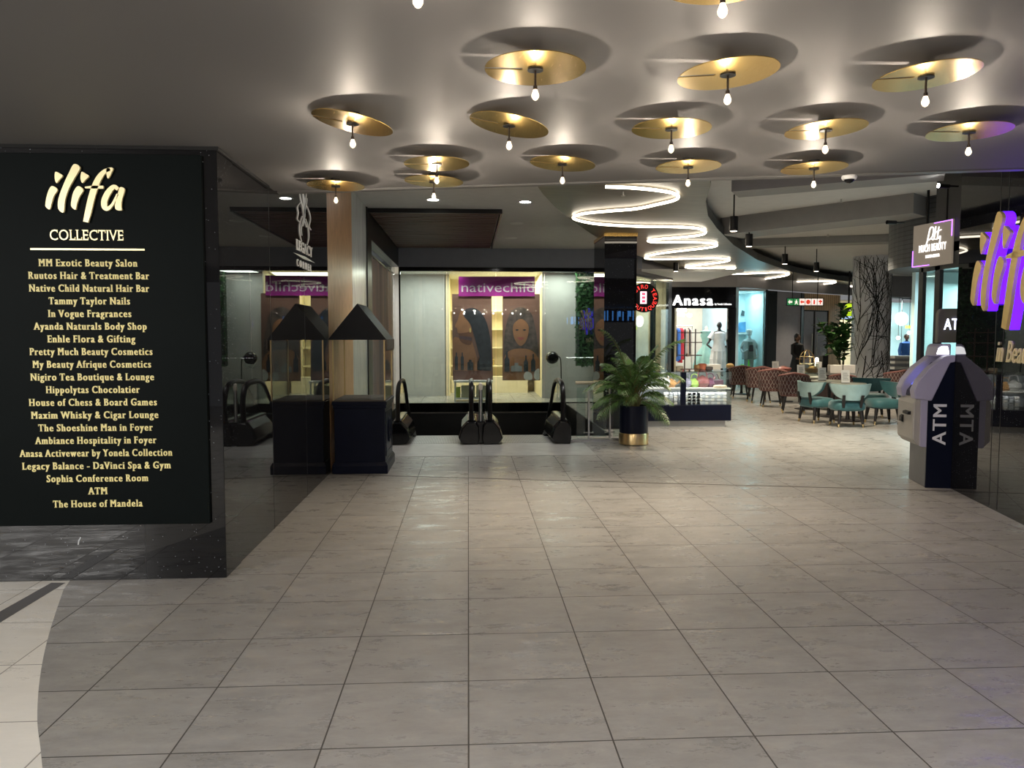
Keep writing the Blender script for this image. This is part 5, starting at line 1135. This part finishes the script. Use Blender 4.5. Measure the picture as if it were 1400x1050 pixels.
# ---- evacuation sign
YX = 21.5; a, b = atY(1076, 417.6, YX), atY(1125.5, 408, YX); W_, H_ = b.x - a.x, b.z - a.z
t = thing('evacuation_sign', 'long hanging sign of two green and four red and white pictograms', 'sign', (a.x, YX, a.z)); fx = lambda u, v, d: (u * W_, -d, v * H_)
m = MB(); m.prism([(-.012, -.06), (1.012, -.06), (1.012, 1.06), (-.012, 1.06)], fx, -.04, 0); m.build('box', BLACK, t)
GRN = emis('sign_green', (.03, .22, .07), .9); REDS = emis('sign_red', (.75, .06, .03), .8); WHS = emis('sign_white', (1, .88, .78), .95)
for k in range(6):
    x0, x1 = k / 6 + .008, (k + 1) / 6 - .008; m = MB(); m.prism([(x0, .05), (x1, .05), (x1, .95), (x0, .95)], fx, .001, .004); pn = m.build('pictogram_panel', GRN if k < 2 else WHS, t)
    m = MB(); cxp = (x0 + x1) / 2; q = lambda pts: [(cxp + u * .065, .5 + v * .36) for u, v in pts]
    if k in (0, 2): m.prism(q([(-.9, 0), (-.1, .85), (-.1, .35), (.9, .35), (.9, -.35), (-.1, -.35), (-.1, -.85)]), fx, .004, .007)
    if k == 1:
        m.prism(q([(-.1, .9), (.25, .9), (.25, .6), (-.1, .6)]), fx, .004, .007); m.prism(ribbon([(cxp + .005, .66, .03), (cxp, .45, .035), (cxp - .03, .15, .02)], 3), fx, .004, .007); m.prism(ribbon([(cxp, .42, .02), (cxp + .03, .30, .02), (cxp + .045, .12, .015)], 3), fx, .004, .007); m.prism(ribbon([(cxp - .04, .48, .015), (cxp, .58, .02), (cxp + .045, .45, .015)], 3), fx, .004, .007)
    if k == 3: m.prism(q([(.9 * math.cos(z), .9 * math.sin(z)) for z in [2 * PI * j / 20 for j in range(20)]]), fx, .004, .007)
    if k == 4: m.prism(q([(-.35, -.9), (.35, -.9), (.35, .5), (.12, .9), (-.12, .9), (-.35, .5)]), fx, .004, .007)
    if k == 5: m.prism(q([(-.2, -.9), (.3, -.9), (.3, -.1), (.9, -.1), (.9, .5), (.3, .5), (.3, .9), (-.2, .9), (-.2, .5), (-.7, .5), (-.7, -.1), (-.2, -.1)]), fx, .004, .007)
    m.build('pictogram', WHS if k < 2 else REDS, pn).matrix_parent_inverse = Matrix.Identity(4)
m = MB()
for u in (.15, .85): m.cyl((u * W_, .02, H_), (u * W_, .02, ZC - a.z), .012, n=6)
m.build('hanger', BLACK, t)
# ---- black sign with lime disc
YL = 25.0; a, b = atY(1149.5, 437, YL), atY(1172, 414, YL); cxs, czs = atY(1161, 423.5, YL).x, atY(1161, 423.5, YL).z
t = thing('lime_disc_sign', 'black hanging sign with a lime green disc beside the branch column', 'sign', (cxs, YL, czs))
bx((a.x - cxs, 0, a.z - czs), (b.x - cxs, .08, b.z - czs)).build('board', BLACKG, t)
MB().cyl((0, -.012, 0), (0, 0, 0), .205, n=36).build('disc', emis('lime_glow', (.55, .80, .02), 1.1), t)
m = MB()
for k in range(20):
    z = 2 * PI * k / 20; m.box((.17 * math.cos(z) - .009, -.016, .17 * math.sin(z) - .009), (.17 * math.cos(z) + .009, -.012, .17 * math.sin(z) + .009))
m.cyl((0, -.015, 0), (0, -.012, 0), .075, n=20); m.build('marks', BLACK, t)
m = MB(); letter(m, 'H', lambda u, v, d: (u, -.016 - d, v - .035), .07, None, depth=.004, fat=.03); m.build('lettering', WHS, t)
bx((a.x - cxs + .03, -.012, a.z - czs + .03), (b.x - cxs - .03, 0, a.z - czs + .11)).build('blue_strip', emis('pale_blue_strip', (.45, .65, 1), 1.3), t)
MB().cyl((0, .04, b.z - czs), (0, .04, ZU - czs), .03, n=8).build('hanger', BLACK, t)

# ================================================================== PEOPLE
p = atY(1088, 555, 23.6); t = thing('person', 'person in a long black dress standing before the grey panels with arms at the front', 'person', (p.x, 23.6, 0), .5)
SKP = mat('skin_brown', (.20, .10, .06), .5, noise=.08); BLD = mat('black_cloth', (.012, .012, .014), .8, noise=.2); HRB = mat('dark_brown_hair', (.02, .013, .01), .6, noise=.2)
arms = (((.25, -.03, 1.12), (.22, -.17, .98), (.10, -.24, 1.0)), ((-.25, -.03, 1.12), (-.22, -.17, .96), (-.08, -.24, .96)))
figure(t, SKP, arms); head(t, 1.62, SKP, HRB, .12)
lathe_pleat([(.30, .10, 1), (.27, .45, 1), (.23, .78, .4), (.185, .95, 0), (.16, 1.08, 0), (.20, 1.28, 0), (.215, 1.40, 0), (.09, 1.47, 0)], 40, .05, 9).build('dress', BLD, t, smooth=True)
for s in (-1, 1): MB().tube([(s * .19, 0, 1.40), (s * .25, -.03, 1.13), (s * .22, -.16, .99)], .055, 10, rr=[.07, .058, .045]).build('sleeve', BLD, t, smooth=True)
p = atY(1237, 545, 28.5); t = thing('person', 'person in a blue top standing far back in the cyan lit shop', 'person', (p.x, 28.5, 0))
arms = (((.26, 0, 1.12), (.30, -.10, .90), (.22, -.2, .88)), ((-.26, 0, 1.12), (-.30, -.10, .90), (-.22, -.2, .88)))
figure(t, mat('dark_trousers', (.02, .025, .05), .8, noise=.1), arms); head(t, 1.62, SKP, HRB)
lathe_pleat([(.20, .85, 0), (.18, 1.05, 0), (.215, 1.28, 0), (.22, 1.40, 0), (.09, 1.47, 0)], 30).build('top', mat('blue_top', (.04, .14, .42), .8, noise=.1), t, smooth=True)
for s in (-1, 1): MB().tube([(s * .19, 0, 1.40), (s * .27, 0, 1.12), (s * .30, -.09, .92)], .055, 10, rr=[.07, .06, .045]).build('sleeve', MATS['blue_top'], t, smooth=True)

# ================================================================== CAFE: TEAL CHAIRS, TUB CHAIRS, TABLES
TEAL = mat('teal_velvet', (.03, .125, .14), .6, noise=.18, nscale=7); TEALB = mat('pale_teal_chair_back', (.33, .47, .47), .6, noise=.12, nscale=7); LEGB = mat('dark_leg_wood', (.015, .012, .012), .35, noise=.1)
TEAL.node_tree.nodes['Principled BSDF'].inputs['Sheen Weight'].default_value = .3
def make_teal():
    t = thing('cocktail_chair', 'x', 'chair', (0, 0, 0), 0, 'teal velvet chairs round the cafe table')
    m = MB(); out = [(.30 * math.copysign(abs(math.cos(a)) ** .6, math.cos(a)), .28 * math.copysign(abs(math.sin(a)) ** .6, math.sin(a))) for a in [2 * PI * k / 32 for k in range(32)]]
    rings = []
    for s, z in ((.86, .30), (.98, .33), (1, .38), (.97, .44), (.85, .475), (.5, .49)): rings.append([m.bm.verts.new((x * s, y * s, z)) for x, y in out])
    for A_, B_ in zip(rings, rings[1:]):
        for q in range(32): m.bm.faces.new((A_[q], A_[(q + 1) % 32], B_[(q + 1) % 32], B_[q]))
    m.bm.faces.new(rings[0][::-1]); m.bm.faces.new(rings[-1]); m.build('seat', TEAL, t, smooth=True)
    # half-moon back, curved round the sitter: two skins, outer pale and inner teal
    def skin(off, th, mi):
        m = MB(); nu, nv = 20, 8; f = []; 
        for k in range(2):
            g = []
            for i in range(nu + 1):
                u = -1 + 2 * i / nu; x = .37 * u; top = .80 - .015 * math.cos(u * PI / 2); bot = .785 - .285 * (max(0, 1 - abs(u) ** 2.6)) ** .6; col = []
                for j in range(nv + 1):
                    z = bot + (max(top, bot + .01) - bot) * j / nv; y = -.30 + .16 * u * u - .06 * (z - .5) + off + k * th; col.append(m.bm.verts.new((x, y, z)))
                g.append(col)
            f.append(g)
        for k in range(2):
            for i in range(nu):
                for j in range(nv):
                    q = (f[k][i][j], f[k][i + 1][j], f[k][i + 1][j + 1], f[k][i][j + 1])
                    m.bm.faces.new(q if k == 0 else q[::-1])
        for i in range(nu):
            for j in (0, nv): m.bm.faces.new((f[0][i][j], f[0][i + 1][j], f[1][i + 1][j], f[1][i][j]))
        for i in (0, nu):
            for j in range(nv): m.bm.faces.new((f[0][i][j], f[0][i][j + 1], f[1][i][j + 1], f[1][i][j]))
        return m
    skin(-.012, .02, 0).build('back_shell', TEALB, t, smooth=True); skin(.009, .055, 0).build('back_cushion', TEAL, t, smooth=True)
    for s in (-1, 1): m = MB(); m.hexa([(s * .15 - .025, -.27, .36), (s * .15 + .025, -.27, .36), (s * .15 + .025, -.22, .36), (s * .15 - .025, -.22, .36)], [(s * .17 - .025, -.335, .60), (s * .17 + .025, -.335, .60), (s * .17 + .025, -.30, .60), (s * .17 - .025, -.30, .60)]); m.build('back_support', LEGB, t, bevel=.006)
    for sx, sy in ((-1, -1), (1, -1), (-1, 1), (1, 1)):
        a, b, c = Vector((sx * .19, sy * .19, .32)), Vector((sx * .215, sy * .225, .06)), Vector((sx * .222, sy * .234, 0))
        l = MB().cyl(a, b, .038, .024, 10).build('leg', LEGB, t, smooth=True); MB().cyl(b, c, .020, .015, 10).build('gold_tip', BRASS, l, smooth=True)
    return t
tc0 = make_teal()
def put(o0, px, py, rz, label, first=False, group=None, sc=1.):
    p = atZ(px, py, 0); o = o0 if first else copy_tree(o0); o.location = (p.x, p.y, 0); o.rotation_euler = (0, 0, rz); o['label'] = label; o.scale = (sc,) * 3
    return o
put(tc0, 1157, 582.5, -.12, 'teal velvet chair with its pale half-moon back towards us, nearest at the cafe table', True, sc=1.0)
put(tc0, 1116, 577, -PI / 2 + .25, 'teal velvet chair at the left side of the nearest cafe table, facing right', sc=1.0)
put(tc0, 1206, 579, PI / 2 - .1, 'teal velvet chair at the right of the nearest cafe table by the cash machine', sc=1.0)
put(tc0, 1190, 569, PI - .5, 'dark teal velvet chair behind the nearest cafe table, before the branch column', sc=1.0)
def diamond():
    m = mat('diamond_tapestry', (.10, .045, .045), .75); nt, N, L, b = nodes(m); tc = N.new('ShaderNodeTexCoord'); s = N.new('ShaderNodeSeparateXYZ'); L.new(tc.outputs['Object'], s.inputs[0])
    ang = mathn(nt, 'MULTIPLY', mathn(nt, 'ARCTAN2', s.outputs[0], s.outputs[1]), .33)
    def lines(sign): return mathn(nt, 'ABSOLUTE', mathn(nt, 'SUBTRACT', mathn(nt, 'FRACT', mathn(nt, 'ADD', mathn(nt, 'MULTIPLY', ang, 11), mathn(nt, 'MULTIPLY', s.outputs[2], 6.5 * sign))), .5))
    d1, d2 = lines(1), lines(-1); f = mathn(nt, 'LESS_THAN', mathn(nt, 'MINIMUM', d1, d2), .10); g = mathn(nt, 'GREATER_THAN', mathn(nt, 'MINIMUM', d1, d2), .34)
    n = N.new('ShaderNodeTexNoise'); n.inputs['Scale'].default_value = 9; L.new(tc.outputs['Object'], n.inputs['Vector'])
    f2 = mathn(nt, 'MULTIPLY', f, mathn(nt, 'MULTIPLY', n.outputs['Fac'], 1.2)); L.new(mixc(nt, mathn(nt, 'MULTIPLY', g, .6), mixc(nt, f2, (.05, .02, .024), (.42, .33, .30)), (.15, .05, .035)), b.inputs['Base Color']); return m
DIA = diamond(); PINK = mat('dusty_pink_seat', (.20, .08, .07), .7, noise=.1)
def make_tub():
    t = thing('tub_chair', 'x', 'chair', (0, 0, 0), 0, 'patterned tub chairs round the long tables')
    m = MB(); n = 28; ring = []
    for k in range(n + 1):
        a = math.radians(-25 + 230 * k / n) + PI; h = .80 - .10 * abs(k / n - .5) * 2 - (.06 if k in (0, n) else 0)
        c, s = math.cos(a), math.sin(a)
        ring.append([m.bm.verts.new(q) for q in ((.265 * c, .255 * s, .36), (.305 * c, .29 * s, h), (.25 * c, .235 * s, h + .005), (.22 * c, .21 * s, .36))])
    for A_, B_ in zip(ring, ring[1:]):
        for q in range(4): m.bm.faces.new((A_[q], A_[(q + 1) % 4], B_[(q + 1) % 4], B_[q]))
    m.bm.faces.new(ring[0]); m.bm.faces.new(ring[-1][::-1]); m.build('wrap_back', DIA, t, smooth=True)
    m = MB(); m.tube([(.278 * math.cos(a), .264 * math.sin(a), .805 - .10 * abs(k / n - .5) * 2) for k, a in [(k, math.radians(-25 + 230 * k / n) + PI) for k in range(n + 1)]], .03, 8); m.build('top_roll', PINK, t, smooth=True)
    MB().lathe([(.245, .34), (.26, .38), (.25, .46), (.18, .48)], n=24).build('seat', PINK, t, smooth=True)
    for sx, sy in ((-1, -1), (1, -1), (-1, 1), (1, 1)):
        a, b, c = Vector((sx * .15, sy * .15, .36)), Vector((sx * .20, sy * .20, .05)), Vector((sx * .205, sy * .207, 0))
        l = MB().cyl(a, b, .028, .017, 10).build('leg', LEGB, t, smooth=True); MB().cyl(b, c, .017, .013, 10).build('gold_tip', BRASS, l, smooth=True)
    return t
tb = make_tub()
for k, (px, py, rz, lab, s) in enumerate(((1084, 564, -.35, 'diamond-patterned tub chair nearest us, left of the teal chairs', 1.08), (1055, 556, -.25, 'diamond-patterned tub chair in the middle of the row, behind the nearest one', 1.12), (1037, 550, -.1, 'diamond-patterned tub chair overlapping the middle one on its left', 1.12), (1012, 544, -.2, 'diamond-patterned tub chair at the left end of the row, beside the counter', 1.08), (1151, 559, -.5, 'dark patterned tub chair tucked behind the left teal chair', 1.0), (1222, 549, .4, 'dark patterned tub chair beyond the branch column at the right', 1.0))):
    put(tb, px, py, rz, lab, k == 0, sc=s)
WOODT = grain('dark_table_wood', (.04, .028, .022), (.09, .06, .045), (2, 2, 1), .25)
def table(px, py, Y, r, label, col=None, h=.75, sx=1.0):
    p = atY(px, py, Y); t = thing('cafe_table', label, 'table', (p.x, Y, 0)); mt = col or WOODT
    MB().lathe([(r * .97, h - .035), (r, h - .02), (r, h - .004), (r * .98, h)], n=40, sx=sx).build('table_top', mt, t, smooth=True); MB().lathe([(.05, .02), (.035, .1), (.035, h - .05), (.09, h - .035)], n=16).build('pedestal', LEGB, t, smooth=True); MB().lathe([(.27, 0), (.27, .015), (.06, .03)], n=28).build('foot', LEGB, t, smooth=True); return t
GTOP = mat('pale_greenish_top', (.45, .46, .40), .25, noise=.08)
def card(px, Y, h, label, z=.752):
    p = atY(px, 520, Y); t = thing('menu_card', label, 'menu card', (p.x, Y, z)); bx((-.075, -.03, 0), (.075, .03, .012)).build('base', LEGB, t)
    m = MB(); m.hexa([(-.085, -.012, .01), (.085, -.012, .01), (.085, -.004, .01), (-.085, -.004, .01)], [(-.085, .018, h), (.085, .018, h), (.085, .026, h), (-.085, .026, h)]); m.build('card', mat('card_white', (.72, .74, .74), .5, noise=.05), t)
    m = MB()
    for k in range(6):
        zz = h * (.25 + .1 * k); y = -.0135 + .03 * zz / h; m.box((-.06 + .01 * (k % 2), y - .001, zz), (.06 - .012 * (k % 3), y + .002, zz + .008))
    m.build('printed_lines', mat('print_grey', (.2, .22, .24), .6, noise=.1), t)
t1 = table(1160, 527, 14.75, .33, 'round cafe table in the middle of the teal chairs', GTOP); card(1156, 14.6, .26, 'white menu card on the round table among the teal chairs')
t2_ = table(1134, 523, 15.6, .36, 'round pale cafe table behind the left teal chair', GTOP); card(1124, 15.5, .27, 'white menu card on the pale table behind the left teal chair')
t3 = table(1104, 518, 17.2, .42, 'round pale table beside the nearest tub chair', GTOP); card(1095, 17.0, .27, 'white menu card on the pale table beside the nearest tub chair')
t4 = table(1070, 514, 19.2, .42, 'dark table behind the row of tub chairs'); card(1060, 19.1, .28, 'white menu card on the dark table behind the tub chairs')
p = atY(1071, 512, 19.15); o = MB().lathe([(.06, 0), (.16, .03), (.20, .10), (.17, .12), (.04, .16)], n=20).build('pink_bowl', mat('pink_glaze', (.62, .25, .22), .3, noise=.1), smooth=True); o.location = (p.x, 19.15, .752); tag(o, 'pink heaped bowl on the dark table behind the tub chairs', 'bowl')
p = atY(1010, 512, 20.6); t5 = table(1014, 509, 21.7, .40, 'dark table at the left end behind the patterned chairs'); o = MB().ball((0, 0, .07), .09, 14, 1.3, 1, .8).build('bread_roll', mat('bread_crust', (.55, .36, .14), .6, noise=.2), smooth=True); o.location = (p.x + .1, 21.6, .752); tag(o, 'golden round loaf on the far left dark table', 'bread')

# ---- cake counter with its things and the fiddle-leaf plant
YK = 18.3; a, b = atY(1106, 520, YK), atY(1180, 520, YK)
t = thing('cake_counter', 'dark serving counter before the branch column', 'counter', ((a.x + b.x) / 2, YK + .3, 0))
bx((a.x, YK, 0), (b.x - .4, YK + .6, .72)).build('body', mat('dark_counter', (.035, .022, .022), .5, noise=.2), t, bevel=.01, world=True); bx((a.x - .03, YK - .03, .72), (b.x - .37, YK + .63, .76)).build('worktop', mat('stone_top', (.18, .17, .16), .3, noise=.1), t, bevel=.006, world=True)
def on(px, Y=YK + .2): return (atY(px, 500, Y).x, Y, .765)
x, y, z = on(1098, 18.1); t = thing('cake_case', 'small glass case on the pale table left of the counter', 'display case', (t3.location.x + .12, t3.location.y + .16, .752)); m = MB(); m.box((-.16, -.12, 0), (.16, .12, .02)); m.build('base', STEEL, t); m = MB(); m.box((-.16, -.12, .02), (.16, .12, .30)); m.build('glass', GLASSG, t)
x, y, z = on(1112); t = thing('basket', 'brown wicker bread basket on the cake counter', 'basket', (x, y - .05, z)); MB().lathe([(.13, 0), (.22, .12), (.20, .12), (.11, .02)], n=24, sx=1.2).build('bowl', stripes('wicker', (.38, .20, .07), (.16, .08, .03), 2, 40, .6, .5), t, smooth=True); MB().ball((0, 0, .11), .12, 14, 1.3, 1, .6).build('bread', MATS['bread_crust'], t, smooth=True)
x, y, z = on(1103, 18.6); t = thing('cake_stand', 'domed gold wire cake stand on the cake counter', 'cake stand', (x, y, z)); m = MB()
for zz in (.02, .22, .40): m.tube([(.17 * math.cos(q), .17 * math.sin(q), zz) for q in [2 * PI * k / 24 for k in range(24)]], .008, 6, True)
for k in range(4): q = PI * k / 4; m.tube(catmull([(.17 * math.cos(q), .17 * math.sin(q), 0), (.17 * math.cos(q), .17 * math.sin(q), .40), (0, 0, .56), (-.17 * math.cos(q), -.17 * math.sin(q), .40), (-.17 * math.cos(q), -.17 * math.sin(q), 0)], 5), .007, 6)
m.build('frame', BRASS, t, smooth=True); MB().lathe([(.001, .22), (.16, .22), (.16, .235)], n=24).build('plate', WHITE, t)
x, y, z = on(1109, 18.7); t = thing('table_lamp', 'small glowing white table lamp on the cake counter', 'lamp', (x, y - .3, z)); MB().lathe([(.06, 0), (.06, .02), (.015, .03), (.015, .12)], n=14).build('base', BRASS, t, smooth=True); MB().lathe([(.035, .12), (.04, .14), (.04, .36), (.02, .38)], n=14).build('shade', emis('table_lamp_glow', (1, .93, .8), 5), t, smooth=True)
x, y, z = on(1126, 18.8); t = thing('coffee_grinder', 'tall black coffee grinder on the cake counter', 'grinder', (x, y, z)); bx((-.07, -.1, 0), (.07, .1, .42)).build('body', BLACK, t, bevel=.01); MB().lathe([(.05, .42), (.08, .55), (.085, .62)], n=16).build('hopper', GLASS, t, smooth=True)
for k, (px, w, h, col, lab) in enumerate(((1119, .12, .28, (.62, .62, .60), 'upright white notice board on the cake counter'), (1142, .30, .20, (.66, .64, .60), 'wide white box on the cake counter left of the plant stems'), (1160, .30, .20, (.62, .60, .58), 'wide white box on the cake counter right of the plant stems'))):
    x, y, z = on(px, 18.35); o = bx((x - w / 2, y - .05, z), (x + w / 2, y + .1, z + h)).build('counter_box', mat('counter_box_%d' % k, col, .5, noise=.05), bevel=.006); tag(o, lab, 'box')
rf = random.Random(11)
x, y, z = on(1152, 18.55); t = thing('fiddle_leaf_plant', 'leafy green fiddle-leaf plant on the cake counter before the branch column', 'plant', (x + .0, 18.6, .765)); MB().lathe([(.12, 0), (.15, .16), (.13, .16), (.11, .1)], n=20).build('pot', WHITE, t, smooth=True)
st, lf = MB(), MB()
for k in range(7):
    az = 2.4 * k; tp = Vector((math.cos(az) * rf.uniform(.15, .50), math.sin(az) * rf.uniform(.1, .25), rf.uniform(.95, 1.55)))
    if k == 0: tp = Vector((.02, 0, 1.65))
    if k == 3: tp = Vector((-.60, 0, 1.25))
    pts = catmull([(math.cos(az) * .04, math.sin(az) * .04, .12), tp * .5 + Vector((0, 0, .1)), tp], 6); st.tube(pts, .012, 6)
    for j in range(46):
        s = rf.uniform(.30, 1); q = pts[min(len(pts) - 1, int(s * (len(pts) - 1)))]; d = Vector((rf.uniform(-1, 1), rf.uniform(-1, 1), rf.uniform(-.25, .8))).normalized(); w_ = d.cross(Vector((0, 0, 1))).normalized(); L_f = rf.uniform(.17, .29)
        lf.poly([q, q + d * L_f * .35 + w_ * L_f * .22, q + d * L_f * .75 + w_ * L_f * .33, q + d * L_f - Vector((0, 0, .02)), q + d * L_f * .75 - w_ * L_f * .33, q + d * L_f * .35 - w_ * L_f * .22])
lf.build('leaves', mat('fiddle_leaf_green', (.035, .095, .025), .4, noise=.5, nscale=8), t, norm=False); st.build('stems', mat('fiddle_stem', (.10, .08, .04), .6, noise=.2), t, smooth=True)
# ---- counters of the far right shop
for k, (px0, px1, Y, lab) in enumerate(((1222, 1262, 24.0, 'white striped service counter far right behind the branch column'),)):
    a, b = atY(px0, 520, Y), atY(px1, 520, Y); t = thing('service_counter', lab, 'counter', ((a.x + b.x) / 2, Y, 0))
    bx((a.x, Y, 0), (b.x, Y + .6, .55)).build('body', mat('counter_dark_red', (.06, .02, .025), .5, noise=.1), t, world=True)
    for z in (.60, .78, .95): bx((a.x, Y - .02, z), (b.x, Y + .6, z + .08)).build('white_shelf', WHITE, t, world=True)
    bx((a.x, Y + .4, .5), (b.x, Y + .5, 1.0)).build('back', STEEL, t, world=True)
p = atY(1233, 436, 30.2); t = thing('round_shop_sign', 'round white glowing shop sign in the cyan lit shop', 'sign', (p.x, 30.2, p.z)); MB().cyl((0, 0, 0), (0, .05, 0), .27, n=30).build('disc', emis('white_sign_glow', (.95, 1, 1), 1.6), t); MB().cyl((0, .03, .2), (0, .03, ZU - p.z), .012, n=6).build('hanger', STEEL, t); bx((.15, -.02, -.38), (.62, 0, -.26)).build('lime_strip', emis('lime_strip_glow', (.6, .9, .1), 1.0), t)
for k, (px, py) in enumerate(((1228, 462), (1243, 455), (1250, 470), (1232, 474))):
    p = atY(px, py, 27.5 + k * .4); t = thing('globe_lamp', ('small round glowing lamp in the cyan shop, left of the person', 'small round glowing lamp in the cyan shop, highest of the four', 'small round glowing lamp in the cyan shop, rightmost', 'small round glowing lamp in the cyan shop, lowest')[k], 'lamp', tuple(p), 0, 'globe lamps in the cyan shop'); MB().ball((0, 0, 0), .07, 12).build('globe', emis('cool_globe_glow', (.9, 1, 1), 6), t, smooth=True); MB().cyl((0, 0, .06), (0, 0, ZU - p.z), .008, n=6).build('cord', BLACK, t)

# ---- lit shop sign across the hall behind us: its blue glow shows in the pillar and the glass
t = thing('lit_shop_sign', 'blue lit shop sign across the hall, seen as a reflection in the black pillar', 'sign', (6.6, -8, 2.3))
bx((-1.5, -.1, 0), (1.5, 0, .62)).build('box', mat('blue_sign_box', (.02, .03, .08), .4, noise=.05), t)
m = MB(); rq = random.Random(2); x = -1.4
while x < 1.3:
    h = rq.uniform(.36, .46); m.box((x, 0, .08), (x + .055, .02, .08 + h))
    if rq.random() < .6: m.box((x + .055, 0, rq.choice((.08, .26, .42))), (x + .16, .02, rq.choice((.46, .32)) if False else .52))
    x += .24
m.build('lit_bars', emis('blue_sign_glow', (.10, .38, 1), 6), t)
